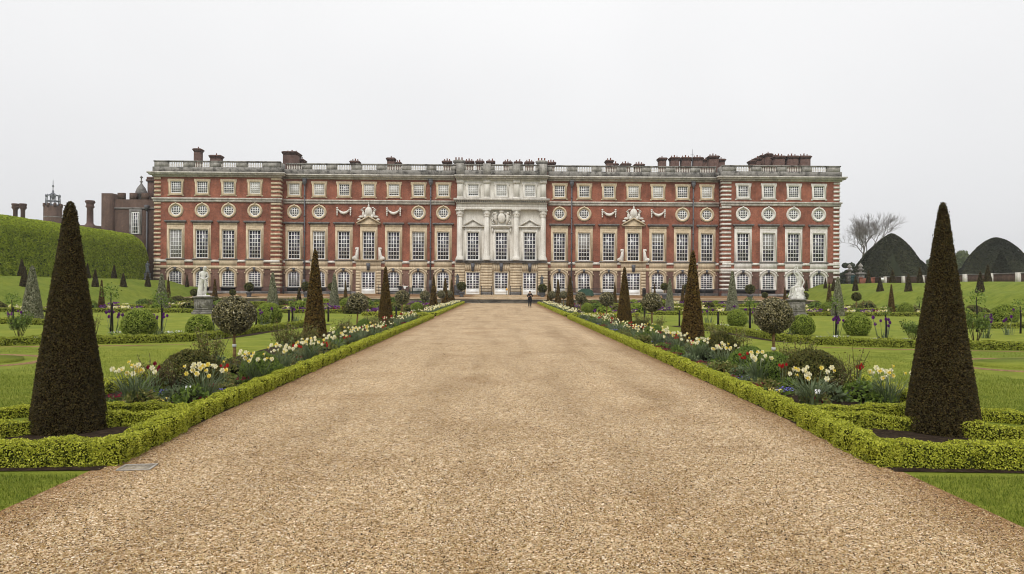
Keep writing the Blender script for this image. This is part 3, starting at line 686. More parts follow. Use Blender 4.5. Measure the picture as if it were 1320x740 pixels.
# drainpipes with hopper heads
def pipe(x):
    b = MB(); b.tube([(x, -.32, 1.0), (x, -.32, 18.6)], .11, 8)
    for z in (3.2, 6.1, 8.6, 11.1, 13.6, 16.9): b.tube([(x, -.32, z-.1), (x, -.32, z+.1)], .17, 8)
    b.lathe([(.12,0),(.18,.15),(.34,.5),(.36,.85),(.30,.9),(.42,.95),(.42,1.05)], 8, (x, -.42, 18.6)); b.tube([(x,-.36,2.0),(x,-.36,3.3)], .24, 8)
    b.build('drainpipe', LEAD, palace)
for x in (-32.0, -11.55, 11.45, 31.4): pipe(x)

# pedimented window bays of the wings with trophies, scrolls and swags
def trophy_bay(x):
    b = MB(); b.prism([(-1.85,12.35),(1.85,12.35),(1.85,12.5),(0,13.55),(-1.85,12.5)], -.16, 0)
    for sg in (-1, 1): b.prism(sorted([(sg*1.95,12.42),(sg*1.95,12.62),(0,13.78),(0,13.5)], key=lambda p: math.atan2(p[1]-13.1, p[0]-sg*.9)), -.46, -.02)
    b.box(-1.9, 1.9, -.38, -.02, 12.302, 12.42); b.build('pediment', TAN, palace, (x, YW, 0))
    b = MB(); b.ell((0,-.3,14.35),(.62,.3,.85),12,8); b.ell((0,-.45,14.4),(.45,.25,.6),10,6); b.ell((0,-.3,15.3),(.16,.16,.3),8,5); b.ell((0,-.3,15.75),(.08,.08,.25),6,4)
    for sg in (-1, 1):
        b.ell((sg*.85,-.3,13.95),(.25,.22,.5),8,6); b.ell((sg*.98,-.32,14.55),(.18,.18,.22),8,5); b.ell((sg*1.2,-.3,13.55),(.45,.25,.2),8,5); b.ell((sg*1.55,-.3,13.1),(.32,.22,.2),8,5)
        b.tube([(sg*.7,-.35,14.5),(sg*1.0,-.5,14.85),(sg*1.3,-.35,14.6)], [.1,.09,.06]); b.tube([(sg*.5,-.35,15.1),(sg*.75,-.35,15.0),(sg*.95,-.35,14.9)], [.06,.1,.07]); b.ell((sg*.55,-.3,13.6),(.3,.25,.35),8,5)
    b.build('carved_trophy', PALE, palace, (x, YW, 0), smooth=True)
    for sg in (-1, 1):
        b = MB(); b.prism([(0,0),(1.0,0),(1.05,.3),(.75,.45),(.5,.85),(.42,1.4),(.5,1.7),(.3,2.0),(0,2.0)] if sg > 0 else [(0,0),(0,2.0),(-.3,2.0),(-.5,1.7),(-.42,1.4),(-.5,.85),(-.75,.45),(-1.05,.3),(-1.0,0)], -.3, -.02)
        b.ell((sg*.78,-.3,.26),(.28,.14,.28),10,6); b.ell((sg*.36,-.3,1.8),(.2,.14,.2),8,5)
        b.build('scroll', PALE, palace, (x+sg*1.62, YW, 6.56), smooth=False)
    # rusticated door case
    b = MB()
    for z in np.arange(1.05, 4.75, .47):
        for sg in (-1, 1): b.box(sg*1.27 if sg > 0 else -2.05, 2.05 if sg > 0 else -1.27, -.22, -.004, z, z+.44)
    b.box(-2.05, 2.05, -.22, -.004, 4.80, 5.5); b.box(-2.05, 2.05, -.20, -.1, 5.52, 6.38); b.box(-2.3, 2.3, -.5, -.02, 6.402, 6.55)
    b.build('door_case', TAN, palace, (x, YW, 0))
    b = MB(); b.prism([(-.2,4.85),(.2,4.85),(.3,6.0),(-.3,6.0)], -.5, -.1); b.ell((0,-.48,5.55),(.22,.16,.3),8,6); b.build('keystone', LEAD, palace, (x, YW, 0))
    for sg in (-1, 1):
        b = MB(); pts = [(-1.0,-.2,14.75),(-.7,-.24,14.45),(-.35,-.28,14.2),(0,-.3,14.1),(.35,-.28,14.2),(.7,-.24,14.45),(1.0,-.2,14.75)]
        b.tube(pts, [.1,.16,.22,.26,.22,.16,.1], 8)
        for q in range(9): t_ = q/8; b.ell((-.85+1.7*t_, -.36, 14.1+.5*(2*t_-1)**2), (.14,.12,.14), 6, 4)
        for e in (-1.08, 1.08):
            for j in range(5): b.ell((e,-.22,14.95-.28*j),(.2-.02*j,.14,.16),6,4)
        b.build('swag', PALE if False else HOOD if False else PALE, palace, (x+sg*4.04, YW, 0), smooth=True)
trophy_bay(-WING[3]); trophy_bay(WING[3])

# ---- centrepiece
PX = (-6.75, -2.4, 2.4, 6.75)
for i, x in enumerate(PX):
    b = MB(); full = True
    b.lathe([(.78,6.55),(.78,6.7),(.62,7.2),(.60,7.3)], 4*5, (x, YC-.3, 0)) if False else None
    b.lathe([(.74,6.56),(.72,6.75),(.52,7.25),(.45,7.35),(.43,10.5),(.40,13.6)], 20, (x, YC-.25, 0))
    b.lathe([(.43,13.6),(.50,13.65),(.46,13.75),(.52,14.1),(.60,14.3),(.56,14.35),(.70,14.6)], 16, (x, YC-.25, 0))
    for k in range(8):
        a = 2*PI*k/8; b.ell((x+.52*math.cos(a), YC-.25+.52*math.sin(a), 14.15), (.12,.12,.2), 6, 4)
    b.box(x-.72, x+.72, YC-.97, YC+.2, 14.602, 14.74)
    b.build('column', CENTRE, palace, smooth=False)
    b = MB(); b.box(x-.45, x+.45, YC-.22, YC-.004, 16.72, 19.60); b.box(x-.53, x+.53, YC-.3, YC-.004, 16.6, 16.9); b.box(x-.58, x+.58, YC-.36, YC-.004, 19.1, 19.62); b.build('pilaster', CENTRE, palace)
    b = MB(); b.box(x-.62, x+.62, YC-.4, YC+.3, 20.38, 22.3); b.build('pedestal_block', RAIL_ST, palace)
    # rusticated pier below
    b = MB(); wv = .95 if i in (1, 2) else .8; cx = x if i in (1, 2) else x - math.copysign(.15, x)
    for z in np.arange(1.0, 5.9, .44): b.box(x-wv, x+wv, YC-.35, YC-.004, z, z+.41)
    b.build('rusticated_pier', TAN, palace)
b = MB(); b.box(-XC-.1, XC+.1, YC-.75, YC+.1, 14.742, 15.15); b.box(-XC-.05, XC+.05, YC-.68, YC+.1, 15.152, 15.75); b.box(-XC-.15, XC+.15, YC-.9, YC+.1, 15.752, 15.95); b.build('entablature', CENTRE, palace)
b = MB(); b.box(-XC-.5, XC+.5, YC-1.25, YC+.1, 16.2, 16.55)
for k in range(48): b.box(-XC-.2+.307*k, -XC-.2+.307*k+.17, YC-1.12, YC, 15.952, 16.198)
b.build('dentil_cornice', CORN, palace)
b = MB(); b.box(-XC-.15, XC+.15, YC-.45, YC+.3, 19.64, 19.9); b.box(-XC-.3, XC+.3, YC-.85, YC+.3, 19.902, 20.12); b.box(-XC-.4, XC+.4, YC-1.0, YC+.3, 20.122, 20.36); b.build('cornice', CORN, palace)
b = MB(); b.box(-XC-.1, XC+.1, YC-.3, YC+.45, 20.362, 21.2); b.build('parapet', WEATH, palace)
b = MB(); b.box(-XC-.15, XC+.15, YC-.6, YC, 6.16, 6.40); b.box(-XC-.25, XC+.25, YC-.75, YC, 6.402, 6.545); b.build('string_course', HOOD, palace)
for x in (CEN[0], CEN[2]):
    b = MB(); b.prism([(-1.5,12.15),(1.5,12.15),(0,13.05)], YC-.2, YC-.004)
    b.box(-1.85, 1.85, YC-.45, YC-.004, 11.95, 12.148)
    for sg in (-1, 1): b.prism([(-1.9,12.15),(-1.5,12.15),(0,13.05),(0,13.35)] if sg < 0 else [(1.5,12.15),(1.9,12.15),(0,13.35),(0,13.05)], YC-.46, YC-.206)
    b.build('pediment', CENTRE, palace, (x, 0, 0))
b = MB(); b.box(-1.7, 1.7, YC-.5, YC-.004, 12.0, 12.3); b.box(-1.6, 1.6, YC-.35, YC-.004, 11.8, 11.998)
for sg in (-1, 1): b.ell((sg*1.45, YC-.3, 11.4), (.13,.2,.4), 8, 5)
b.build('hood', CENTRE, palace)
b = MB(); R2 = random.Random(3)
b.ell((0,YC-.3,13.45),(.62,.3,.85),14,8); b.ell((0,YC-.35,14.5),(.42,.25,.3),10,6)
for sg in (-1, 1):
    b.tube([(sg*.75,YC-.3,12.5),(sg*1.05,YC-.35,13.2),(sg*.95,YC-.35,13.9),(sg*.7,YC-.35,14.2)], [.16,.26,.24,.12], 8); b.ell((sg*1.0,YC-.4,14.2),(.25,.25,.26),8,6)
    b.tube([(sg*1.0,YC-.3,13.4),(sg*1.35,YC-.35,13.7),(sg*1.5,YC-.3,14.2)], [.12,.1,.06], 6); b.tube([(sg*1.1,YC-.3,12.6),(sg*1.5,YC-.35,12.9),(sg*1.35,YC-.35,13.4)], [.14,.12,.07], 6)
    for k in range(12): b.ell((sg*R2.uniform(.5,1.6), YC-.25, R2.uniform(12.45,14.5)), (R2.uniform(.1,.2),.16,R2.uniform(.1,.22)), 6, 4)
b.build('carved_arms', CENTRE, palace, smooth=True)
for x in CEN:                                                # flat arches of wedge stones over the doors
    b = MB()
    for k in range(-4, 5):
        if k == 0: continue
        a, c = k*.33, k*.33
        b.prism([(a-.15, 4.82), (a+.15, 4.82), (a*1.22+.18, 6.05), (a*1.22-.18, 6.05)], YC-.26, YC-.004)
    b.build('flat_arch', TAN, palace, (x, 0, 0))
    b = MB(); b.prism([(-.18,4.8),(.18,4.8),(.3,6.1),(-.3,6.1)], YC-.55, YC-.1); b.ell((0,YC-.55,5.55),(.22,.16,.3),8,6); b.build('keystone', LEAD, palace, (x, 0, 0))
for sg in (-1, 1):
    for j, x in enumerate((-4.62, 0, 4.62)):
        pass
for x0, x1 in ((-3.3,-1.3),(1.3,3.3),(5.9,7.2),(-7.2,-5.9)): b = MB(); b.box(x0, x1, YC-.5, YC-.36, .75, 1.42); b.build('plinth', HOOD, palace)

# ---- chimneys with pots
potm = MB(); potm.lathe([(.17,0),(.15,.1),(.13,.5),(.17,.55),(.16,.62)], 8); POT = potm.mesh('chimney_pot', POTC)
def chimney(x, y, w_, d, z0, z1, pots=3, seed=0):
    b = MB(); b.box(-w_/2, w_/2, -d/2, d/2, z0, z1-.5); b.box(-w_/2-.1, w_/2+.1, -d/2-.1, d/2+.1, z1-.498, z1-.3); b.box(-w_/2-.2, w_/2+.2, -d/2-.2, d/2+.2, z1-.298, z1-.1); b.box(-w_/2-.06, w_/2+.06, -d/2-.06, d/2+.06, z1-.098, z1)
    c = b.build('chimney', BRICKC, palace, (x, y, 0))
    for k in range(pots): inst('chimney_pot', POT, c, ((k-(pots-1)/2)*w_/max(1, pots)*.95, 0, z1), .4*k, .75 if k % 2 else .6)
def chim_px(u, v_top, wpx, depth, pots=3, d=1.4):
    """u, v_top in photo pixels; depth = y relative to the wing wall"""
    Y = 116+depth; p = at(u, v_top, 0); dirv = CROT @ Vector(((u-CW/2)/F, -(v_top-CH/2)/F, -1.0)); k = Y/dirv.y
    chimney(dirv.x*k, depth, wpx*Y/F, d, 19.5, CAMZ + dirv.z*k, pots)
for a in ((253.5,191,8,8,1,1.2),(277,199.5,13,8,1,1.2),(375,196,17,10,3,3.0),(385,205,12,12,2,2.0),(457,207,10,9,3),(503.5,203,9,9,1),(513,208.5,6,12,2),
          (576,207,10,5,3),(604.5,207,11,6,3),(618.5,207,9,8,3),(632.5,207,9,8,2),(654.5,208,10,6,3),(668,208,9,8,2),(682.5,208,10,6,3),(710.5,208.5,10,6,3),
          (786,206,8,8,2),(792.5,210.5,8,12,2),(807,210.5,11,9,3),(824.5,211,11,9,3),(854.5,203,9,9,1),(870.5,202.5,11,9,3),(885,202.5,12,9,3),(900,202.5,12,9,3),(911,205,8,13,1),(920.5,200.5,12,9,3),(931,204.5,7,12,1),
          (990,203,12,14,0,6.0),(1005.5,200.5,13,7,3),(1022.5,200.5,14,7,3),(1038.5,200.5,13,7,3)):
    chim_px(*a)
# receding stepped stack beside the last row
for k, (u, v) in enumerate(((985,199.5),(978,203),(971,206.5),(992,197.5))): chim_px(u, v, 7, 9+1.3*(3-k if k < 3 else 0), 1, 1.2)
for u in (590.5, 697.6):                                     # taller urn-like stacks over the outer columns
    x = at_depth(u, 118); b = MB(); b.box(x-.9, x+.9, 1.0, 2.6, 20.6, 22.5); b.lathe([(.6,22.5),(.95,22.8),(1.1,23.1),(.9,23.2)], 10, (x, 1.8, 0)); c = b.build('chimney', RAIL_ST, palace); 
    for k in range(3): inst('chimney_pot', POT, c, (x-.5+.5*k, 1.8, 23.2), 0, .8)
b = MB(); x = at_depth(893, 124); b.tube([(x, 8, 20.6), (x, 8, 26.6)], [.05, .03], 6); b.box(x-.3, x+.3, 7.98, 8.02, 25.6, 25.66); b.build('antenna', LEAD, palace)
# ================================================================== far things
# ---- brown tudor range behind the bower, far left
tud = tag(empty('tudor_building', (-66, 124, 0)), 'dark brown brick tudor building with battlements at the far left of the palace', 'building')
def px_x(u, Y): return at_depth(u, Y)
def px_z(u, v, Y):
    d = CROT @ Vector(((u-CW/2)/F, -(v-CH/2)/F, -1.0)); return CAMZ + d.z/d.y*Y
YT = 124; X0 = px_x(134, YT)+66; X1 = px_x(203, YT)+66; XB = px_x(124, YT)+66; zt = px_z(165, 257, YT); zc = px_z(165, 252, YT)
b = MB(); b.box(X0, X1, 0, 12, .5, zt); b.box(X0-.25, X0+1.6, -.5, 1.6, .5, zc+.3); b.build('wall', BRICKT, tud)
b = MB(); b.box(XB, X0-.3, .6, 10, .5, px_z(128, 331, YT)); b.box(XB-3.4, XB-.01, .9, 9, .5, px_z(120, 343, YT)); b.build('wall', BRICKT, tud)
x = X0+2.2
while x < X1-.5:
    b = MB(); b.box(x, x+1.15, .002, .6, zt, zc+.45); b.build('battlement', BRICKT, tud); x += 2.05
for x, v in ((XB+.1, 327), (XB-2.6, 340)): b = MB(); b.box(x, x+.6, .61, 1.1, 10, px_z(126, v, YT)); b.build('battlement', BRICKT, tud)
b = MB(); b.box(X0-.4, X1, -.62, -.502, px_z(165,268.5,YT)-.15, px_z(165,268.5,YT)+.15) if False else b.box(X0+1.7, X1, -.12, -.004, px_z(165,268.5,YT)-.13, px_z(165,268.5,YT)+.13); b.build('string_course', HOOD, tud)
xw = px_x(174.3, YT)+66; z0 = px_z(174, 301.5, YT); z1 = px_z(174, 273.5, YT); hw = 6.2*YT/F/2+.25
b = MB(); b.ring([(xw-hw-.4,z0-.1),(xw+hw+.4,z0-.1),(xw+hw+.4,z1+.5),(xw-hw-.4,z1+.5)], [(xw-hw,z0),(xw+hw,z0),(xw+hw,z1),(xw-hw,z1)], -.1, -.004); wd = b.build('window', HOOD, tud)
fr = MB(); fr.ring([(xw-hw,z0),(xw+hw,z0),(xw+hw,z1),(xw-hw,z1)], [(xw-hw+.14,z0+.16),(xw+hw-.14,z0+.16),(xw+hw-.14,z1-.14),(xw-hw+.14,z1-.14)], -.09, -.02)
for c in range(1,4): xx = xw-hw+2*hw*c/4; fr.box(xx-.04, xx+.04, -.08, -.03, z0+.1, z1-.1)
for r in range(1,6): zz = z0+(z1-z0)*r/6; fr.box(xw-hw+.1, xw+hw-.1, -.083, -.027, zz-.04, zz+.04)
fr.build('sash', WHITE, wd)
pn = MB(); pn.box(xw-hw+.05, xw+hw-.05, -.02, -.006, z0+.05, z1-.05); pn.build('pane', GLASS, wd)
b = MB(); xp = px_x(189.7, YT)+66; b.tube([(xp,-.25,1),(xp,-.25,px_z(189,272,YT))], .14, 8); b.lathe([(.15,0),(.4,.5),(.45,.9),(.3,1.0)], 8, (xp,-.3,px_z(189,272,YT))); b.build('drainpipe', LEAD, tud)
xc = px_x(175.7, YT)+66; zb = px_z(175, 257, YT)
b = MB(); b.lathe([(.75,zb),(.75,zb+.9),(.95,zb+1.0),(.92,zb+1.5),(.70,zb+2.1),(.35,zb+2.6),(.15,zb+2.9),(.12,zb+3.1),(.3,zb+3.25),(.12,zb+3.4),(.1,zb+3.9),(.28,zb+4.0),(.05,zb+4.3)], 12, (xc, 1.5, 0)); b.build('onion_cupola', HOOD, tud)
xh = px_x(193.3, YT+2)+66; b = MB(); zt2 = px_z(193, 228, YT+2); b.box(xh-.55, xh+.55, 2.0, 3.2, zt-1, zt2-.8); b.box(xh-.75, xh+.75, 1.8, 3.4, zt2-.8, zt2-.45); b.box(xh-.65, xh+.65, 1.9, 3.3, zt2-.448, zt2); b.build('chimney', BRICKC, tud)
# ---- crowned tower
YTW = 165; xt = px_x(67.5, YTW); tw_ = tag(empty('brick_tower', (xt, YTW, 0)), 'square brown brick tower topped by a pale openwork crown, beyond the clipped hedge', 'tower')
zt = px_z(67, 266, YTW); b = MB(); b.lathe([(2.35*1.08, 0), (2.35*1.08, zt)], 8, (0,0,0)); b.build('wall', BRICKT, tw_, rz=PI/8)
for k in range(8):
    a = 2*PI*k/8; b = MB(); b.box(2.3*math.cos(a)-.3, 2.3*math.cos(a)+.3, 2.3*math.sin(a)-.3, 2.3*math.sin(a)+.3, zt-.2, zt+.6); b.build('battlement', BRICKT, tw_)
tw_.scale = (.74, .74, 1)
b = MB(); b.lathe([(2.55, zt-2.6), (2.55, zt-2.35)], 8); b.build('string_course', HOOD, tw_, rz=PI/8)
b = MB(); zc = zt
for k in range(10):
    a = 2*PI*k/10; ca, sa = math.cos(a), math.sin(a)
    b.tube([(1.9*ca,1.9*sa,zc),(1.95*ca,1.95*sa,zc+1.4),(1.75*ca,1.75*sa,zc+2.5),(.9*ca,.9*sa,zc+2.6),(.2*ca,.2*sa,zc+3.1)], [.14,.12,.14,.12,.1], 6)
    b.ell((1.9*ca,1.9*sa,zc+2.4),(.22,.22,.35),6,4); b.tube([(1.9*ca,1.9*sa,zc+1.2),(1.9*math.cos(a+.628),1.9*math.sin(a+.628),zc+1.2)], .12, 5); b.tube([(1.9*ca,1.9*sa,zc+.3),(1.9*math.cos(a+.628),1.9*math.sin(a+.628),zc+.3)], .12, 5)
b.lathe([(.2,zc+1.5),(.5,zc+2.4),(.25,zc+3.0),(.35,zc+3.4),(.12,zc+3.8),(.12,zc+4.4),(.35,zc+4.6),(.1,zc+5.0),(.1,zc+5.6),(.02,zc+6.2)], 8)
b.build('crown_lantern', M_plain('crown_lead', (.22,.23,.26), .6, .3, .2, .2), tw_, smooth=False)
# ---- separate chimney stacks beyond the hedge
def far_stack(u, vt, Y, kind, label):
    x = px_x(u, Y); z = px_z(u, vt, Y); o = tag(empty('chimney_stack', (x, Y, 0)), label, 'chimney', 'tudor chimneys beyond the hedge'); b = MB()
    if kind == 'twin':
        for sg in (-1, 1):
            b.lathe([(.42,5),(.42,z-1.3),(.55,z-1.1),(.72,z-.9),(.62,z-.5),(.74,z-.3),(.68,z)], 8, (sg*.78,0,0))
        b.box(-.6, .6, -.3, .3, z-.9, z-.5)
    else: b.lathe([(1.1,5),(1.1,z-5.2),(1.3,z-5.0),(.9,z-4.8),(.62,z-4.4),(.58,z-1.5),(.85,z-1.2),(.68,z-1.0),(.68,z-.7),(.95,z-.3),(.8,z)], 8, (0,0,0))
    b.build('shaft', BRICKC, o); b = MB(); b.box(-1.6 if kind == 'twin' else -1.5, 1.6 if kind == 'twin' else 1.5, -1.3, 1.3, 0, z-4.9 if kind != 'twin' else z-6); b.build('base', BRICKT, o)
far_stack(24, 262.5, 150, 'twin', 'twin-shafted tudor chimney above the far left end of the clipped hedge')
far_stack(115.5, 258.5, 140, 'single', 'single slender moulded tudor chimney between the crowned tower and tudor building')

# ---- clipped bower hedge on the raised walk, left
def loft_rows(path, prof):
    pass
def bower():
    b = MB(); X_f, X_b, y0, y1, H = -56.2, -62.5, 62.0, 117.0, 7.2; n = 84000
    s = RNG.random(n)*(H*.85 + 5.6); y = RNG.uniform(y0, y1, n); P = np.zeros((n,3)); N = np.zeros((n,3))
    hv = H-2.2
    e = np.clip((y1 - y)/6.0, 0, 1); rnd = np.sqrt(np.clip(1-(1-e)**2, 0, 1))
    for i in range(n):
        pass
    a = np.clip((s-hv)/(H*.85+5.6-hv), 0, 1)*PI*.62; front = s < hv
    wob = .16*np.sin(y*.9) + .12*np.sin(y*2.3+1) + .1*np.sin(s*2+y*.5) + RNG.normal(0,.07,n)
    depth = np.where(front, wob*.6, 2.2*(1-np.cos(a)) + wob*.3); z = np.where(front, s, hv + 2.2*np.sin(np.minimum(a, PI/2)) - np.where(a > PI/2, .25*(a-PI/2), 0)) + wob*.2
    depth = np.where(a > PI/2, 2.2+ (a-PI/2)*4, depth)
    zs = hv*0 + z*(.48+.52*rnd) ; xx = X_f - depth - (1-rnd)*2.2
    P = np.stack([xx, y, 3.0 + zs], 1); N = np.stack([np.where(front, 1.0, np.cos(a)), .6*(1-e), np.where(front, 0.05, np.sin(a))], 1); N /= np.linalg.norm(N, axis=1)[:,None]
    b.leaves(P, N, .31, .18, .8, 0)
    m = 9000; t = RNG.random(m)*PI*.5; zz = RNG.random(m)*H*.95                      # rounded near-palace end
    P2 = np.stack([X_f - 3.0 - 3.0*np.cos(2*t-PI/2)*0 - RNG.random(m)*3.2, y1 - .1 - RNG.random(m)*.3, 3.0+zz*.45], 1); b.leaves(P2, np.tile([0,-1.0,0.2],(m,1))*np.array([1,-1,1]), .27, .16, .7, 0)
    # solid core
    sec = [(0,0),(0,hv),(-.5,hv+1.2),(-1.3,hv+1.9),(-2.6,hv+2.1),(-5.5,hv+2.1),(-6.2,hv),(-6.2,0)]; V = []; F_ = []
    st = [(y0,1,0),(y1-6.2,1,0),(y1-4,.93,.15),(y1-2.8,.84,.4),(y1-1.2,.70,.9),(y1-.4,.56,1.6)]
    for (yy, sc, ins) in st:
        for dx, dz in sec: V.append((X_f-.7-ins+dx*(1-ins*.12), yy, 3.0+(dz-.4)*sc))
    k = len(sec)
    for j in range(len(st)-1):
        for i in range(k-1): F_.append((j*k+i, j*k+i+1, (j+1)*k+i+1, (j+1)*k+i))
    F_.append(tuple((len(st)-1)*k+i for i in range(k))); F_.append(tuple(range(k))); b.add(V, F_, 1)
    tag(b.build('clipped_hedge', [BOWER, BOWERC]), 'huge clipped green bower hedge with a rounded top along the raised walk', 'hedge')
bower()
# lead statue and bits by the hedge end come with the people

# ---- brick boundary wall with stone piers, right
wl = tag(empty('garden_wall', (62, 78, 3.0)), 'long low brown brick garden wall with stone piers behind the right-hand bank', 'wall')
b = MB(); b.box(0, .4, -40, 42, -.3, 1.12); b.build('wall', BRICKT, wl)
b = MB(); b.box(-.06, .46, -40, 42, 1.122, 1.25); b.build('coping', HOOD, wl)
for Y in (114.2, 109, 104, 99.2, 94.4, 89.4, 84.6, 79.8, 75, 70, 65, 60):
    b = MB(); b.box(-.12, .52, -.42, .42, -.2, 1.27); b.build('pier', PALE, wl, (0, Y-78, 0))
# gate piers with urns
for i, (u, Y) in enumerate(((1095, 122.5), (1109.2, 118.5))):
    x = px_x(u, Y); o = tag(empty('gate_pier', (x, Y, 2.9)), ['stone gate pier with an urn finial, the one nearer the palace', 'stone gate pier with an urn finial, at the end of the brick wall'][i], 'gate pier', 'stone gate piers')
    b = MB(); b.box(-.55,.55,-.55,.55,-.3,.25); b.box(-.45,.45,-.45,.45,.25,1.8); b.box(-.66,.66,-.66,.66,1.8,1.93); b.box(-.55,.55,-.55,.55,1.93,2.1); b.build('shaft', WEATH, o)
    b = MB(); b.lathe([(.34,2.1),(.24,2.2),(.2,2.3),(.5,2.5),(.58,2.65),(.3,2.76),(.15,2.86),(.42,3.08),(.40,3.25),(.16,3.5),(.03,3.7)], 10); b.build('urn', WEATH, o)
x = (px_x(1095,122.5)+px_x(1109.2,118.5))/2; b = MB()
g = tag(empty('garden_gate', (x, 120.5, 3.0)), 'dark teal closed gate between the two urn-topped piers', 'gate')
for k in range(9): b.box(-.62+.14*k, -.5+.14*k, -.03, .03, 0, 1.55)
b.box(-.65, .75, -.05, -.032, .5, .65); b.box(-.65, .75, -.05, -.032, 1.2, 1.32); b.build('panel', M_plain('teal_paint', (.012,.060,.062), .6), g, rz=-.6)
b = MB(); b.box(-.27, .27, -.03, .03, .55, 1.0); b.box(-.03, .03, .03, .08, -.3, .98)
nb = tag(empty('notice_board', (px_x(1137, 110), 110, 3.0)), 'small white notice board on a post before the brick garden wall', 'sign'); b.build('board', WHITE, nb, rz=-.5)
b = MB(); b.box(-1.2, 1.2, -.2, .2, -.4, 1.0); b.box(-1.25, -.8, -.25, .25, 1.0, 1.15); b.box(.8, 1.25, -.25, .25, 1.0, 1.15)
tag(b.build('low_brick_wall', BRICK, loc=(px_x(1117.5, 116), 116, 3.0)), 'short red brick wall stub beside the gate pier', 'wall')

# ---- giant clipped yews beyond the wall, far trees, bare tree
def lump_dome(name, c, r, H, n, label, seed, lobes, pw=.72):
    rg = np.random.default_rng(seed); b = MB()
    al = [(0.0, 0.0, 1.0, 1.0)] + lobes
    for (dx, dy, fr, fh) in al:
        R = r*fr; h = H*fh; th = rg.random(n//len(al))*2*PI; t = rg.random(n//len(al))**.9
        wob = 1 + .05*np.sin(th*5+seed) + .04*np.sin(th*9+t*7)
        rr = R*(1-t**(1/pw))**pw*wob; P = np.stack([c[0]+dx+rr*np.cos(th), c[1]+dy+rr*np.sin(th), c[2]+h*t], 1)
        N = np.stack([np.cos(th)*(1-t*.8), np.sin(th)*(1-t*.8), .25+t], 1); N /= np.linalg.norm(N, axis=1)[:,None]
        b.leaves(P, N, .38, .24, .55, 0, rng=rg)
        ts = np.linspace(0, .985, 12); b.lathe([(max(.05, R*(1-q**(1/pw))**pw*.955), h*q*.985) for q in ts], 28, (c[0]+dx, c[1]+dy, c[2]), 1)
    tag(b.build(name, [DOME, DOMEC]), label, 'yew tree', 'giant clipped yews beyond the wall')
def dome_px(u0, u1, v, Y, label, seed, lobes=[], n=9000, pw=.72):
    xa, xb = px_x(u0, Y), px_x(u1, Y); H = px_z((u0+u1)/2, v, Y) - .5
    lump_dome('giant_yew', ((xa+xb)/2, Y, .5), (xb-xa)/2, H, int(n*1.9), label, seed, lobes, pw)
dome_px(1093, 1166, 316.5, 158, 'broad dark clipped yew mound behind the gate piers', 1)
dome_px(1104, 1194, 301.5, 142, 'largest dark clipped yew mound beyond the garden wall, under the bare tree', 2, [], 12000, .66)
dome_px(1166, 1207, 336, 150, 'small rounded dark yew mound behind the right front obelisk', 3)
dome_px(1237, 1330, 306.5, 146, 'wide dark clipped yew mound at the far right beyond the wall', 4, [], 12000, .60)
dome_px(1269, 1311, 324.5, 128, 'pointed clipped yew cone standing before the wide yew mound', 5, [], 6000, .9)
dome_px(1226, 1252, 346, 160, 'low dark yew mound left of the wide yew mound', 6)
def tubes_tree(b, p, d, L, r, depth, rg, spread=.55):
    pts = [p]; q = p.copy(); dd = d.copy(); n = 3
    for k in range(n):
        dd = (dd + Vector((rg.uniform(-.16,.16), rg.uniform(-.16,.16), rg.uniform(-.02,.14)))).normalized(); q = q + dd*(L/n); pts.append(q.copy())
    b.tube(pts, [r*(1-.38*k/n) for k in range(n+1)], 5 if depth > 2 else 3)
    if depth <= 0: return
    m = 3 if depth > 2 else 5
    for k in range(m):
        ax = dd.orthogonal().normalized(); ax.rotate(Matrix.Rotation(rg.uniform(0, 2*PI), 3, dd)); nd = dd.copy(); nd.rotate(Matrix.Rotation(rg.uniform(.3, 1.0)*spread*1.35, 3, ax)); nd.z += .16; nd.normalize()
        base = pts[-1] if k < 2 else pts[rg.choice((1, 2))]
        tubes_tree(b, base, nd, L*rg.uniform(.66,.88), r*.60, depth-1, rg, spread)
Yb = 190; rg = random.Random(21); b = MB(); xb = px_x(1113, Yb); bt = tag(empty('bare_tree', (xb, Yb, 0)), 'bare branching tree with a fine twiggy crown behind the clipped yews', 'tree')
tubes_tree(b, Vector((0,0,6.8)), Vector((.03,0,1)), 4.5, .38, 7, rg, .70); b.build('crown', BAREB, bt)
b = MB(); b.tube([(0,0,0),(.1,0,3),(0,0,6.9)], [.6,.45,.38], 8); b.build('trunk', BAREB, bt)
def far_tree(u, v, Y, wpx, mat, label, seed, n=5200):
    x = px_x(u, Y); z = px_z(u, v, Y); R = wpx*Y/F/2; rg = np.random.default_rng(seed); o = tag(empty('far_tree', (x, Y, 0)), label, 'tree', 'trees far beyond the wall'); b = MB(); m = 16
    cs = rg.normal(size=(m,3))*np.array([R*.45, R*.4, z*.17]) + np.array([0,0,z*.62]); cs[0] = (0,0,z-R*.4); cs[:,2] = np.clip(cs[:,2], z*.35, z-R*.38); cs[:,:2] = np.clip(cs[:,:2], -R*.7, R*.7)
    for c in cs:
        q = n//m; v_ = rg.normal(size=(q,3)); v_ /= np.linalg.norm(v_, axis=1)[:,None]; rad = R*rg.uniform(.28,.45)*rg.uniform(.7,1.05,(q,1)); P = c+v_*rad*np.array([1,1,.8]); b.leaves(P, v_, R*.17, R*.12, .8, 0, rng=rg)
    b.build('crown', mat, o); b = MB(); b.tube([(0,0,0),(0,0,z*.6)], [R*.09, R*.05], 7); b.build('trunk', BARK, o)
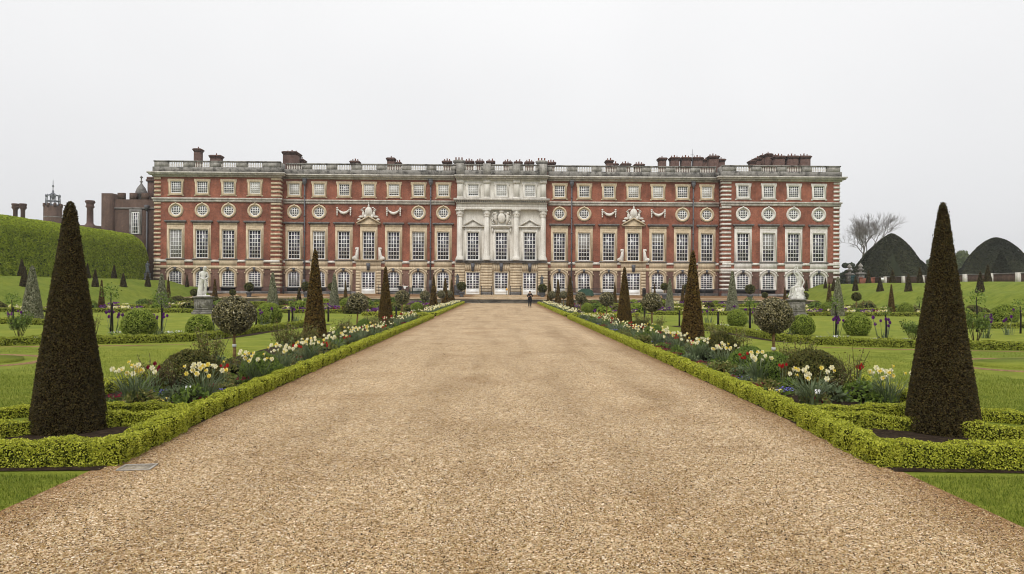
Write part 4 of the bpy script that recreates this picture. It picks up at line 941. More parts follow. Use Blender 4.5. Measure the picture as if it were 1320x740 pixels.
for i, a in enumerate(((1090,338,175,22,TREED,'dark leafy tree between the palace corner and the gate piers'),(1101,343,200,14,TREED,'low dark tree just left of the bare tree'),(1136,326,215,26,TREEF,'hazy green tree left of the largest yew mound'),
      (1205,331,230,40,TREEF,'pale green round tree between the two groups of clipped yews'),(1240,321,230,36,TREEF,'light green tree just right of the front right obelisk'),(1086,352,165,12,TREED,'dark bush tight against the palace corner'))):
    far_tree(*a, 30+i)
# ================================================================== statues, people, furniture
def skin_mesh(name, J, E, mat, sub=2):
    """one continuous skin over a jointed skeleton: J = {joint: (x, y, z, radius)}"""
    keys = list(J); me = bpy.data.meshes.new('skeleton'); me.from_pydata([J[k][:3] for k in keys], [(keys.index(a), keys.index(b_)) for a, b_ in E], [])
    o = bpy.data.objects.new('skeleton', me); COL.objects.link(o); o.modifiers.new('s', 'SKIN'); m = o.modifiers.new('d', 'SUBSURF'); m.levels = sub
    for i, k in enumerate(keys):
        r = J[k][3]; me.skin_vertices[0].data[i].radius = (r, r) if not hasattr(r, '__len__') else r
        me.skin_vertices[0].data[i].use_root = (i == 0)
    dg = bpy.context.evaluated_depsgraph_get(); out = bpy.data.meshes.new_from_object(o.evaluated_get(dg)); out.name = name; out.materials.clear(); out.materials.append(mat)
    bpy.data.objects.remove(o); bpy.data.meshes.remove(me)
    for p in out.polygons: p.use_smooth = True
    return out
EDG = [('pelvis','waist'),('waist','chest'),('chest','neck'),('neck','head'),('head','crown'),('chest','shl'),('shl','ell'),('ell','wrl'),('wrl','hdl'),('chest','shr'),('shr','elr'),('elr','wrr'),('wrr','hdr'),
       ('pelvis','hpl'),('hpl','knl'),('knl','anl'),('anl','tol'),('pelvis','hpr'),('hpr','knr'),('knr','anr'),('anr','tor')]
def stand(h=1.75, **kw):
    k = h/1.75; J = dict(pelvis=(0,0,.95,.135), waist=(0,0,1.12,.125), chest=(0,0,1.34,.15), neck=(0,-.01,1.50,.055), head=(0,-.03,1.61,.085), crown=(0,-.02,1.70,.07),
        shl=(.18,0,1.42,.065), ell=(.25,.02,1.14,.05), wrl=(.24,-.08,.90,.036), hdl=(.235,-.11,.82,.034), shr=(-.18,0,1.42,.065), elr=(-.25,.02,1.14,.05), wrr=(-.24,-.08,.90,.036), hdr=(-.235,-.11,.82,.034),
        hpl=(.09,0,.88,.105), knl=(.10,-.02,.49,.07), anl=(.10,.02,.09,.045), tol=(.11,-.14,.035,.036), hpr=(-.09,0,.88,.105), knr=(-.10,-.02,.49,.07), anr=(-.10,.02,.09,.045), tor=(-.11,-.14,.035,.036))
    J.update(kw); return {a: (x*k, y*k, z*k, r*k if not hasattr(r,'__len__') else r) for a, (x, y, z, r) in J.items()}
def face(mb, c, s, eye, nose):
    mb.ell((c[0], c[1]-.085*s, c[2]), (.014*s,.02*s,.024*s), 6, 4, nose)
    for sg in (-1, 1): mb.ell((c[0]+sg*.032*s, c[1]-.072*s, c[2]+.025*s), (.012*s,.010*s,.008*s), 6, 4, eye)
    mb.ell((c[0], c[1]-.074*s, c[2]-.045*s), (.024*s,.01*s,.007*s), 6, 4, nose)
    for sg in (-1, 1): mb.ell((c[0]+sg*.085*s, c[1], c[2]), (.014*s,.022*s,.032*s), 6, 4, nose)
def fingers(mb, h, w_, mi=0, s=1.0):
    """palm with four bent fingers and a side thumb, from wrist w_ through hand h"""
    h, w_ = Vector(h), Vector(w_); d = (h-w_).normalized(); u = d.orthogonal().normalized(); v = d.cross(u)
    for k in range(4):
        o = u*(-.024+.016*k)*s; L = (.062,.072,.068,.052)[k]*s; b0 = h + o + d*.02*s; b1 = b0 + d*L*.55 + v*.008*s; b2 = b1 + d*L*.35 + v*.026*s; mb.tube([b0, b1, b2], [.010*s,.009*s,.007*s], 6, mi)
    b0 = h - u*.028*s - d*.01*s; mb.tube([b0, b0 - u*.03*s + d*.025*s, b0 - u*.035*s + d*.055*s], [.012*s,.010*s,.008*s], 6, mi)

# ---- pedestals and white marble statues
def pedestal(x, y, label, rz=0):
    o = tag(empty('pedestal', (x, y, 0), rz), label, 'pedestal', 'stone pedestals of the two white statues'); b = MB()
    b.box(-.72,.72,-.72,.72,-.05,.16); b.box(-.64,.64,-.64,.64,.16,.28); b.box(-.55,.55,-.55,.55,.28,1.14); b.build('shaft', PEDST, o)
    b = MB(); b.box(-.60,.60,-.60,.60,1.142,1.20); b.box(-.68,.68,-.68,.68,1.20,1.29); b.build('cap', PEDST, o)
    for k in range(4):
        b = MB(); b.ring([(-.44,.36),(.44,.36),(.44,1.06),(-.44,1.06)], [(-.36,.44),(.36,.44),(.36,.98),(-.36,.98)], -.585, -.552)
        rg = random.Random(k)
        for q in range(14): b.ell((rg.uniform(-.28,.28), -.56, rg.uniform(.5,.92)), (rg.uniform(.04,.1),.03,rg.uniform(.04,.12)), 6, 4)
        b.build('carved_panel', PEDST, o, rz=k*PI/2)
    return 1.29
def drape(b, c, H, r0, r1, n=40, folds=9, mi=0, ph=0.0):
    V = []; F_ = []; m = 8
    for i in range(m+1):
        t_ = i/m; r = r0+(r1-r0)*t_
        for k in range(n):
            a = 2*PI*k/n; q = r*(1+.10*math.sin(folds*a+ph+t_*1.2)*(1-.5*t_)); V.append((c[0]+q*math.cos(a), c[1]+q*.8*math.sin(a), c[2]+H*t_))
    for i in range(m):
        for k in range(n): k2 = (k+1) % n; F_.append((i*n+k,i*n+k2,(i+1)*n+k2,(i+1)*n+k))
    F_.append(tuple(range(n-1,-1,-1))); F_.append(tuple(m*n+k for k in range(n))); b.add(V, F_, mi)
SLX, SLY = at_depth(262.5, 53), 53.0; SRX, SRY = at_depth(1026.5, 55), 55.0
pz = pedestal(SLX, SLY, 'weathered carved stone pedestal under the standing white statue', .25)
st = tag(empty('statue', (SLX, SLY, pz), .35), 'white marble statue of a standing undraped woman looking down, holding drapery', 'statue')
k = 2.2/1.75
J = stand(2.2, head=(.06,-.06,1.60,.09), crown=(.07,-.05,1.69,.08), shl=(.17,-.02,1.40,.06), ell=(.25,-.06,1.14,.05), wrl=(.12,-.22,1.02,.038), hdl=(.06,-.25,1.0,.034), shr=(-.17,.02,1.41,.06), elr=(-.22,.0,1.14,.052), wrr=(.0,-.2,1.0,.04), hdr=(.08,-.22,.96,.034),
          pelvis=(-.03,0,.94,.15), waist=(-.02,0,1.12,.115), chest=(0,0,1.34,.135), knl=(.12,-.10,.50,.075), anl=(.10,.0,.10,.05), hpr=(-.10,0,.88,.115), knr=(-.10,0,.48,.08))
inst('figure', skin_mesh('figure', J, EDG, MARBLE), st)
b = MB(); b.ell((.075*k,-.06*k,1.70*k),(.10*k,.11*k,.07*k),10,6); face(b, (.06*k,-.065*k,1.60*k), k, 0, 0); b.ell((.05*k,.05*k,1.62*k),(.06*k,.06*k,.06*k),8,5); fingers(b, Vector(J['hdl'][:3]), Vector(J['wrl'][:3]), 0, k); fingers(b, Vector(J['hdr'][:3]), Vector(J['wrr'][:3]), 0, k); b.build('hair', MARBLE, st, smooth=True)
b = MB(); drape(b, (-.16*k,.07*k,.02), 1.05*k, .20*k, .10*k, ph=.4); b.tube([(.08*k,-.22*k,.96*k),(.14*k,-.15*k,.7*k),(.10*k,-.02,.35*k),(0,.05,.06)], [.05*k,.06*k,.08*k,.12*k], 10); b.build('drapery', MARBLE, st, smooth=True)
b = MB(); b.lathe([(.48,0),(.48,.05),(.42,.09)], 16); b.build('plinth', MARBLE, st)
pz = pedestal(SRX, SRY, 'weathered carved stone pedestal under the seated twisting white statue', -.2)
st = tag(empty('statue', (SRX, SRY, pz), -.3), 'white marble statue of a figure seated on rocks with one arm raised overhead', 'statue')
J = dict(pelvis=(.12,0,1.02,.20), waist=(.20,0,1.28,.165), chest=(.26,-.02,1.58,.19), neck=(.20,-.06,1.83,.08), head=(.10,-.10,1.97,.115), crown=(.03,-.10,2.07,.095),
   shl=(.42,0,1.66,.085), ell=(.56,.02,1.32,.07), wrl=(.42,-.05,1.02,.05), hdl=(.36,-.1,.95,.045), shr=(.05,-.02,1.74,.085), elr=(-.18,-.05,2.05,.07), wrr=(-.10,-.06,2.40,.05), hdr=(-.02,-.06,2.52,.045),
   hpl=(.20,-.06,.96,.15), knl=(-.22,-.30,.98,.105), anl=(-.30,-.25,.42,.065), tol=(-.36,-.42,.34,.05), hpr=(.0,-.08,.96,.15), knr=(-.34,-.12,.86,.105), anr=(-.48,-.05,.30,.065), tor=(-.60,-.2,.18,.05))
inst('figure', skin_mesh('figure', J, EDG, MARBLE), st)
b = MB(); b.ell((.02,-.08,2.07),(.12,.13,.09),10,6); face(b, (.10,-.115,1.97), 1.35, 0, 0); fingers(b, J['hdl'][:3], J['wrl'][:3], 0, 1.4); fingers(b, J['hdr'][:3], J['wrr'][:3], 0, 1.4); b.build('hair', MARBLE, st, smooth=True)
b = MB(); rg = random.Random(4); b.lathe([(.60,0),(.58,.1),(.50,.35),(.44,.6),(.34,.85),(.2,.98)], 12, (.08,.03,0))
for q in range(16): a = rg.uniform(0,2*PI); z = rg.uniform(.1,.8); b.ell((.08+(.55-.4*z)*math.cos(a), .03+(.55-.4*z)*math.sin(a), z), (rg.uniform(.1,.2),rg.uniform(.1,.2),rg.uniform(.1,.22)), 8, 5)
b.build('rocks', MARBLE, st)
b = MB(); b.tube([(.38,-.1,.95),(.5,-.15,.7),(.45,-.2,.4),(.52,-.15,.12)], [.08,.12,.13,.18], 10); b.build('drapery', MARBLE, st, smooth=True); b = MB(); b.tube([(-.1,-.25,.9),(0,-.35,.6),(.05,-.38,.3),(0,-.4,.08)], [.09,.12,.12,.16], 10); b.build('drapery', MARBLE, st, smooth=True); b = MB(); b.tube([(.05,-.06,2.5),(.1,.02,2.2),(.2,.12,1.8)], [.05,.08,.1], 8); b.build('drapery', MARBLE, st, smooth=True)

# ---- two lead figures flanking the middle of the terrace, one by the hedge end
def lead_figure(x, y, z, rz, label, h, ph, pose=0):
    o = tag(empty('lead_statue', (x, y, z), rz), label, 'statue', 'dark metal statues'); q = h/1.75
    kw = dict(shr=(-.18,0,1.42,.07), elr=(-.36,-.02,1.25,.055), wrr=(-.50,-.12,1.30,.04), hdr=(-.56,-.15,1.33,.036)) if pose == 0 else dict(ell=(.30,-.02,1.16,.055), wrl=(.14,-.2,1.12,.04), hdl=(.08,-.22,1.12,.036))
    inst('figure', skin_mesh('figure', stand(h, waist=(0,0,1.12,.16), chest=(0,0,1.34,.18), **kw), EDG, BRONZE), o)
    b = MB(); drape(b, (0,0,.04), .98*q, .30*q, .17*q, 36, 8, 0, 1.0); face(b, (0,-.03*q,1.61*q), q, 0, 0); b.ell((0,.0,1.69*q),(.1*q,.11*q,.08*q),8,5); b.build('drapery', BRONZE, o, smooth=True)
    b = MB(); b.box(-.42,.42,-.42,.42,-ph,0); b.box(-.5,.5,-.5,.5,-ph,-ph+.25); b.box(-.48,.48,-.48,.48,-.12,-.002); b.build('plinth', TERRA, o)
TZ = lambda y: .60 + max(0, y-97.3)*.026
lead_figure(at_depth(589.7, 110), 110, TZ(110)+1.55, .3, 'dark metal statue with an arm out, left of the palace doors', 1.75, 1.55, 0)
lead_figure(at_depth(698.5, 110), 110, TZ(110)+1.50, -.2, 'dark metal statue standing right of the palace doors', 1.70, 1.50, 1)
lead_figure(at_depth(190, 108), 108, 4.0, .5, 'dark metal statue beside the rounded end of the clipped hedge', 1.8, 1.0, 1)

# ---- people
def person(x, y, z, rz, label, top, bottom, pose=None, h=1.75, coat=True):
    o = tag(empty('person', (x, y, z), rz), label, 'person'); q = h/1.75; J = stand(h, **(pose or {})); body = skin_mesh('body', J, EDG, SKIN); inst('body', body, o)
    Jc = {a: (c[0], c[1], c[2], c[3]*1.22) for a, c in J.items() if a in ('pelvis','waist','chest','shl','ell','wrl','shr','elr','wrr')}
    Jc['wrl'] = (*[J['wrl'][i]*.85+J['ell'][i]*.15 for i in range(3)], J['wrl'][3]*1.35); Jc['wrr'] = (*[J['wrr'][i]*.85+J['elr'][i]*.15 for i in range(3)], J['wrr'][3]*1.35)
    nk = J['neck']; Jc['collar'] = (nk[0], nk[1]+.005, nk[2]-.035*q, .072*q); ch = Jc['chest']; Jc['chest'] = (*ch[:3], ch[3]*1.08)
    inst('jacket', skin_mesh('jacket', Jc, [('pelvis','waist'),('waist','chest'),('chest','shl'),('shl','ell'),('ell','wrl'),('chest','shr'),('shr','elr'),('elr','wrr'),('chest','collar')], top), o)
    if coat: b = MB(); drape(b, (J['pelvis'][0], J['pelvis'][1], .56*q), .52*q, .235*q, .185*q, 32, 6, 0, .5); b.build('coat_skirt', top, o, smooth=True)
    Jt = {a: (J[a][0], J[a][1], J[a][2], J[a][3]*1.2) for a in ('pelvis','hpl','knl','hpr','knr')}; Jt['anl'] = (J['anl'][0], J['anl'][1], .10*q, .062*q); Jt['anr'] = (J['anr'][0], J['anr'][1], .10*q, .062*q)
    inst('trousers', skin_mesh('trousers', Jt, [('pelvis','hpl'),('hpl','knl'),('knl','anl'),('pelvis','hpr'),('hpr','knr'),('knr','anr')], bottom), o)
    hd = J['head']; b = MB(); b.ell((hd[0], hd[1]+.035*q, hd[2]+.065*q), (.105*q,.105*q,.080*q), 10, 6); b.ell((hd[0], hd[1]+.055*q, hd[2]+.0*q), (.098*q,.075*q,.10*q), 10, 6); b.build('hair', HAIR, o, smooth=True)
    b = MB(); face(b, (hd[0],hd[1]-.012*q,hd[2]), q, 1, 0); fingers(b, J['hdl'][:3], J['wrl'][:3], 0, q); fingers(b, J['hdr'][:3], J['wrr'][:3], 0, q); b.build('face', [SKIN, HAIR], o, smooth=True)
    for sd_ in ('l','r'):
        a_, t_ = J['an'+sd_], J['to'+sd_]; b = MB(); b.tube([(a_[0],a_[1]+.03*q,.05*q),(a_[0],a_[1]-.05*q,.05*q),(t_[0],t_[1]-.05*q,.04*q)], [.05*q,.055*q,.045*q], 8); b.build('shoe', BLACKC, o, smooth=True)
    return o
pp = at(683, 396.3)
person(pp.x, pp.y, .004, .1, 'person in a black knee-length coat standing alone on the gravel walk', BLACKC, GREYC, dict(ell=(.28,-.02,1.16,.05), wrl=(.12,-.2,1.22,.036), hdl=(.05,-.23,1.25,.034), elr=(-.28,-.02,1.16,.05), wrr=(-.13,-.2,1.18,.036), hdr=(-.07,-.23,1.20,.034)), 1.76)
yb = 107.0
person(at_depth(521.8, yb), yb, TZ(yb), .2, 'person in white top with arms flung up beside the green bench', WHITEC, BLACKC, dict(ell=(.38,-.05,1.38,.05), wrl=(.55,-.12,1.55,.036), hdl=(.62,-.14,1.60,.034), elr=(-.3,-.05,1.5,.05), wrr=(-.22,-.1,1.72,.036), hdr=(-.18,-.12,1.8,.034)), 1.72, False)
person(at_depth(515.8, yb+.5), yb+.5, TZ(yb+.5), .5, 'person in dark clothes standing left of the white-topped person', BLACKC, GREYC, None, 1.70, True)

# ---- benches, bin
def bench(u, y, label, cover=None):
    o = tag(empty('garden_bench', (at_depth(u, y), y, TZ(y))), label, 'bench')
    if cover is None:
        b = MB()
        for k in range(5): b.box(-.95,.95,-.25+.10*k,-.17+.10*k,.42,.46)
        b.build('seat', GREENP, o); b = MB(); pr = [(-.95,.47),(.95,.47),(.95,.98),(.7,1.1),(-.7,1.1),(-.95,.98)]
        b.ring([(x_,z_) for x_,z_ in pr], [(x_*.93,.55+(z_-.47)*.8) for x_,z_ in pr], .26, .32)
        for k in range(13): b.box(-.84+.14*k-.03,-.84+.14*k+.03,.275,.305,.52,1.02)
        b.build('backrest', GREENP, o)
        for sg in (-1,1):
            for yy in (-.24,.24): b = MB(); b.box(sg*.9-.035,sg*.9+.035,yy-.035,yy+.035,0,.42); b.build('leg', GREENP, o)
            b = MB(); b.box(sg*.9-.04,sg*.9+.04,-.28,.26,.64,.69); b.box(sg*.9-.03,sg*.9+.03,-.26,-.2,.462,.64); b.build('arm', GREENP, o)
    else:
        b = MB(); n = 14; V = []; F_ = []
        for i in range(n+1):
            x = -1.15+2.3*i/n; sg = 1-.35*abs(x/1.15)**3; wv = .03*math.sin(i*2.1)
            for (yy, zz) in ((-.5,.12),(-.42,.50),(-.1,.72),(.18,1.18),(.32,1.15),(.42,.12)): V.append((x, yy+wv, zz*sg))
        for i in range(n):
            for k in range(5): F_.append((i*6+k, (i+1)*6+k, (i+1)*6+k+1, i*6+k+1))
        F_.append(tuple(range(6))); F_.append(tuple(n*6+k for k in reversed(range(6)))); b.add(V, F_); b.build('cover', COVERG, o)
        for sg in (-1,1):
            for yy in (-.3,.3): b = MB(); b.box(sg*.9-.04,sg*.9+.04,yy-.04,yy+.04,0,.3); b.build('leg', GREENP, o)
bench(535.5, 107.5, 'dark green slatted garden bench on the terrace beside the two people')
bench(755, 107.5, 'garden bench hidden under a green cover on the right of the terrace', 1)
y = 108; b = MB(); o = tag(empty('litter_bin', (at_depth(830.3, y), y, TZ(y))), 'black round litter bin against the palace railing', 'bin')
b.lathe([(.24,0),(.27,.1),(.27,.95),(.30,1.0),(.30,1.08)], 14); b.build('body', IRON, o); b = MB(); b.lathe([(.25,1.10),(.22,1.25),(.1,1.32)], 14); b.build('lid', IRON, o)

# ---- iron railing along the palace foot
def railing(x0, x1, y, z, label):
    o = tag(empty('iron_railing', ((x0+x1)/2, y, z)), label, 'railing', 'black iron railings at the palace foot'); L = x1-x0; b = MB()
    for k in range(int(L/.16)): b.box(-L/2+.16*k-.02, -L/2+.16*k+.02, -.013, .013, .1, 1.12)
    b.build('bars', IRON, o); b = MB(); b.box(-L/2, L/2, -.03, -.014, 1.05, 1.10); b.box(-L/2, L/2, -.03, -.014, .16, .21); b.build('rail', IRON, o)
    nP = max(2, int(L/4)+1)
    pm = MB(); pm.box(-.05,.05,-.05,.05,0,1.25); pm.ell((0,0,1.32),(.09,.09,.09),8,5); pm = pm.mesh('post', IRON)
    for k in range(nP): inst('post', pm, o, (-L/2+L*k/(nP-1), .03, 0))
for i, (x0, x1) in enumerate(((-39.5,-23.8),(-19.4,-8.6),(-3.1,-1.5),(1.5,3.1),(8.6,19.4),(23.8,41))):
    railing(x0, x1, 112.9, .98, ['black iron railing before the left wing, left of its middle door','black iron railing between the left middle door and the centre doors','short black iron railing left of the central palace door','short black iron railing right of the central palace door','black iron railing between the centre doors and the right middle door','black iron railing before the right wing and right pavilion'][i])
# sign by the middle door
y = 111; o = tag(empty('warning_sign', (at_depth(653.3, y), y, TZ(y))), 'small yellow triangular warning sign at the central palace door', 'sign'); b = MB(); b.prism([(-.22,.75),(.22,.75),(0,1.2)], -.03, .03); b.build('panel', M_plain('yellow_sign', (.72,.36,.02), .6), o); b = MB(); b.box(-.03,.03,-.02,.02,0,.76); b.build('post', IRON, o)
# drain cover in the walk and worn patch
p = at(177, 603.5); o = tag(empty('drain_cover', (p.x, p.y, .005), .12), 'pale square inspection cover set in the gravel at the left edge of the walk', 'drain cover')
b = MB(); b.ring([(-.175,-.13),(.175,-.13),(.175,.13),(-.175,.13)], [(-.155,-.11),(.155,-.11),(.155,.11),(-.155,.11)], .008, .02); me = b.mesh('frame', STEELC)
def lay(me):
    for v in me.vertices: x, y_, z_ = v.co; v.co = (x, z_, .02-y_)
    return me
inst('frame', lay(me), o); b = MB(); b.box(-.154,.154,-.109,.109,-.005,.006); b.build('lid', M_plain('gravel_tray', (.30,.26,.20), .9, .2, 0, .5, 40), o)
# ================================================================== clipped plants
def unit_noise(a, t, sd): return .5*np.sin(a*3+sd)+.3*np.sin(a*5+t*9+sd*2)+.35*np.sin(t*17+a*2+sd)
def cone_mesh(name, mats, H, R, top, n, L, W, sd, bulge=.0, jit=.7, out=.35, core=.96):
    """clipped cone: radius R at the ground, R*top under a rounded tip; leaves over a solid inside"""
    rg = np.random.default_rng(sd); b = MB(); N_ = int(n*1.02)
    t = 1-np.sqrt(rg.random(N_)*(1-top**2)+top**2); t = t/(1-top)
    a = rg.random(N_)*2*PI
    def rad(t):
        r = R*(1-(1-top)*t) * (1+bulge*np.sin(PI*np.clip(t,0,1)))
        return np.where(t > .955, r*np.sqrt(np.clip(1-((t-.955)/.045)**2, .02, 1)), r)
    r = rad(t)*(1+.028*unit_noise(a, t, sd)) + np.where(rg.random(N_) < .04, rg.uniform(0, .022, N_), rg.normal(0, .004, N_))
    P = np.stack([r*np.cos(a), r*np.sin(a), t*H], 1); N = np.stack([np.cos(a), np.sin(a), np.where(t > .95, 1.2, .18)+0*a], 1); N /= np.linalg.norm(N, axis=1)[:,None]
    b.leaves(P, N, L, W, jit, 0, out, rg)
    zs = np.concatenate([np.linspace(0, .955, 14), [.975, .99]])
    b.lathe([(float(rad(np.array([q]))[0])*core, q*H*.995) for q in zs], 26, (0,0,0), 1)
    return b.mesh(name, mats)
def ball_mesh(name, mats, R, n, L, W, sd, zs=1.0, cut=-.75, jit=.7, out=.25, bumpy=.03, core=.94, c=(0,0,0)):
    """clipped globe (or dome) about c, flattened to zs, cut off below cut*R"""
    rg = np.random.default_rng(sd); b = MB(); v = rg.normal(size=(n*2,3)); v /= np.linalg.norm(v, axis=1)[:,None]; v = v[v[:,2] > cut][:n]
    a = np.arctan2(v[:,1], v[:,0]); r = R*(1+bumpy*(np.sin(a*4+v[:,2]*5+sd)+.7*np.sin(a*9-v[:,2]*8+sd*2)+.6*np.sin(v[:,2]*14+a*3)))*rg.normal(1, .018, len(v))
    P = v*r[:,None]*np.array([1,1,zs]) + np.array(c); b.leaves(P, v, L, W, jit, 0, out, rg)
    ph = np.linspace(math.acos(min(1, -cut))*1.0, PI, 14) if cut > -1 else np.linspace(0.05, PI, 14)
    b.lathe([(max(.01, R*core*math.sin(p)), -R*core*zs*math.cos(p)) for p in np.linspace(math.acos(max(-1, min(1, -cut))), PI-.02, 14)], 22, c, 1)
    return b.mesh(name, mats)

# ---- yew obelisks of the two long beds
HI = [cone_mesh('yew_obelisk', [YEW, YEWC], 3.18, .50, (.11,.085)[i], 46000, .034, .014, 3+i, .015, .6, .45) for i in range(2)]
MID = [cone_mesh('yew_obelisk', [YEWM, YEWC], 3.3, .44, .12, 9000, .065, .030, 9+i, .02, .6, .4) for i in range(2)]
LOW = cone_mesh('yew_obelisk', [YEWM, YEWC], 3.2, .42, .12, 2600, .12, .06, 14, .02, .7, .3)
TINY = cone_mesh('yew_cone', [YEW, YEWC], 1.95, .42, .10, 1100, .15, .08, 15, .02, .7, .3)
GO = 'tall yew obelisks flanking the gravel walk'
pl = at(90, 563); pr = at(1215, 565)
for s, p, m, r in ((-1, pl, 0, .4), (1, pr, 1, 2.0)):
    tag(inst('yew_obelisk', HI[m], None, (at_depth((90, 1215)[m], p.y+.47), p.y+.47, 0), r, (.97, .97, (1, 1.025)[m])), f'tallest dark brown clipped yew obelisk inside the nearest box ring, {SIDE[s]} of the walk', 'yew obelisk', GO)
rows = {-1: [(406,25.6,3.36,'rusty brown yew obelisk behind daffodils, second from the camera'),(497,40,3.2,'rusty brown yew obelisk, third from the camera'),(559,69,3.2,'brown yew obelisk, fourth from the camera'),(574,83,3.2,'thin brown yew obelisk, fifth from the camera'),(582.5,94,3.2,'thin brown yew obelisk nearest the terrace')],
        1: [(893,24.8,3.36,'rusty brown yew obelisk behind daffodils and tulips, second from the camera'),(805,38.4,3.2,'rusty brown yew obelisk, third from the camera'),(735,67,3.2,'brown yew obelisk, fourth from the camera'),(719.5,83,3.1,'thin brown yew obelisk, fifth from the camera'),(708.5,94,3.1,'thin brown yew obelisk nearest the terrace')]}
for s in (-1, 1):
    for i, (u, Y, h, lb) in enumerate(rows[s]):
        me, h0 = (MID[i % 2], 3.3) if Y < 50 else (LOW, 3.2); tag(inst('yew_obelisk', me, None, (at_depth(u, Y), Y, 0), i*1.3+s, (1, 1, h/h0)), f'{lb}, {SIDE[s]} of the walk', 'yew obelisk', GO)

# ---- small yew cones on the banks: two straight rows each side
GB = 'small yew cones planted along the grass banks'
def bank_z(ax): return float(np.interp(ax, [42.6,43.6,44.6,45.8,46.8,47.5,48.4,49.6,50.6,51.6,52.6,70], [0,.06,.28,.95,1.55,1.85,1.98,2.12,2.5,2.9,3.02,3.05]))
for s in (-1, 1):
    for rowx, Y0, nm in ((48.2 if s < 0 else 48.0, 66.6 if s < 0 else 64.5, 'lower'), (53.2 if s < 0 else 52.9, 80 if s < 0 else 70.5, 'upper')):
        k = 0
        for j in range(7):
            Y = Y0+6.3*j
            if Y > (101 if s < 0 else 103): break
            u = 646 + s*rowx/Y*F
            if not (-10 < u < 1330): continue
            tag(inst('yew_cone', TINY, None, (s*rowx, Y, bank_z(rowx)-.03), j*1.1, (1+.06*math.sin(j*2.1+s), 1+.05*math.cos(j*1.7), 1.0+.08*math.sin(j*3.3+rowx))), f'small dark yew cone, {nm} row of the {SIDE[s]} grass bank, {ORD[k]} from the photo edge', 'yew cone', GB); k += 1
# ---- other dark cones of the lower garden
GD = 'dark yew cones in the lower garden'
for i, (u, v0, v1, Y, z, wpx, lb) in enumerate(((131,360,399,60,0,9,'slender dark spire in the far left border behind the largest obelisk'),(217,356,389,95,0,7,'dark narrow yew cone at the foot of the left bank'),(277,359,388,99,0,8,'dark yew cone just right of the standing statue'),(241,353,371.5,104,2.0,5,'small dark yew cone on the left bank near the palace wall'),(385.5,369.5,396.5,72,0,8.5,'small dark yew cone left of the second left obelisk'),(445.5,362,387,97,0,6,'dark yew cone right of the second left obelisk, close to the terrace'),
        (792.5,363,387,97,0,6,'dark yew cone left of the third right obelisk, close to the terrace'),(844,365,385,99,0,5,'dark small yew cone between the variegated cone and the third right obelisk'),(880,367,390,93,0,6.5,'small dark yew cone hidden beside the second right obelisk'),(1011.7,370,388,98,0,6,'small dark yew cone just left of the seated statue'),(1039.5,360,376,104,1.9,5,'small dark yew cone on the right bank just right of the seated statue'),(1064,358,376,103,2.3,5,'small dark yew cone on the right bank by the palace corner'),(1069,363,391,95,.1,8,'dark yew cone at the foot of the right bank by the variegated cone'),(1149,366,403,67,0,9.5,'dark yew cone before the right bank, beside a round green ball'))):
    x = at_depth(u, Y); H = px_z(u, v0, Y)-z; R = wpx*Y/F/2
    tag(inst('yew_cone', LOW if H > 2.4 else TINY, None, (x, Y, z-.03), i, (R/.42, R/.42, H/(3.2 if H > 2.4 else 1.95))), lb, 'yew cone', GD)

# ---- variegated cones
VC = [cone_mesh('variegated_cone', [VARI, VARIC], 3.1, .55, .14, 6500, .11, .07, 31+i, .10, .8, .2) for i in range(2)]
for i, (u, v0, Y, wpx, lb) in enumerate(((41.5,343,41,25,'broad silvery variegated holly cone at the far left of the lawn'),(208.5,353,58,17,'silvery variegated holly cone left of the standing statue'),(351.5,351,66,15,'variegated holly cone behind the bright ball, right of the standing statue'),(431,352.5,60,14,'silvery variegated cone between the second left obelisk and a lollipop holly'),
        (944,349.5,59,16,'pale variegated holly cone behind the bright ball, left of the seated statue'),(863.5,359,60,12,'pale variegated cone hidden left of the second right obelisk'),(1080,357,55,16.5,'silvery variegated holly cone in front of the palace right corner'))):
    H = px_z(u, v0, Y); R = wpx*Y/F/2; tag(inst('variegated_cone', VC[i % 2], None, (at_depth(u, Y), Y, 0), i*.9, (R/.55, R/.55, H/3.1)), lb, 'holly cone', 'variegated holly cones')

# ---- lollipop hollies
CR = [ball_mesh('crown', [HOLLY, HOLLYC], .56, n_, L_, L_*.62, 41+i, .94, -1, .75, .15, .035, .90) for i, (n_, L_) in enumerate(((7000,.062),(7000,.062),(2200,.10)))]
tr = MB(); tr.tube([(0,0,-.02),(.015,.01,.3),(-.01,0,.6),(.01,.01,.9)], [.055,.042,.038,.040], 9); TRK = tr.mesh('trunk', BARKT); 
tg = MB(); tg.tube([(0,0,.42),(0,0,.50)], .052, 9); TAGM = tg.mesh('tie', WHITEF)
def lolly(u, Y, v, rpx, m, lb, s):
    x = at_depth(u, Y); zc = px_z(u, v, Y); R = rpx*Y/F; o = tag(empty('lollipop_holly', (x, Y, 0), u), lb, 'holly tree', 'clipped lollipop hollies')
    inst('crown', CR[m], o, (0,0,zc), 0, R/.56); inst('trunk', TRK, o, (0,0,0), 0, (1, 1, max(.6, (zc-R*.6)/.9))); 
    if m < 2: inst('tie', TAGM, o)
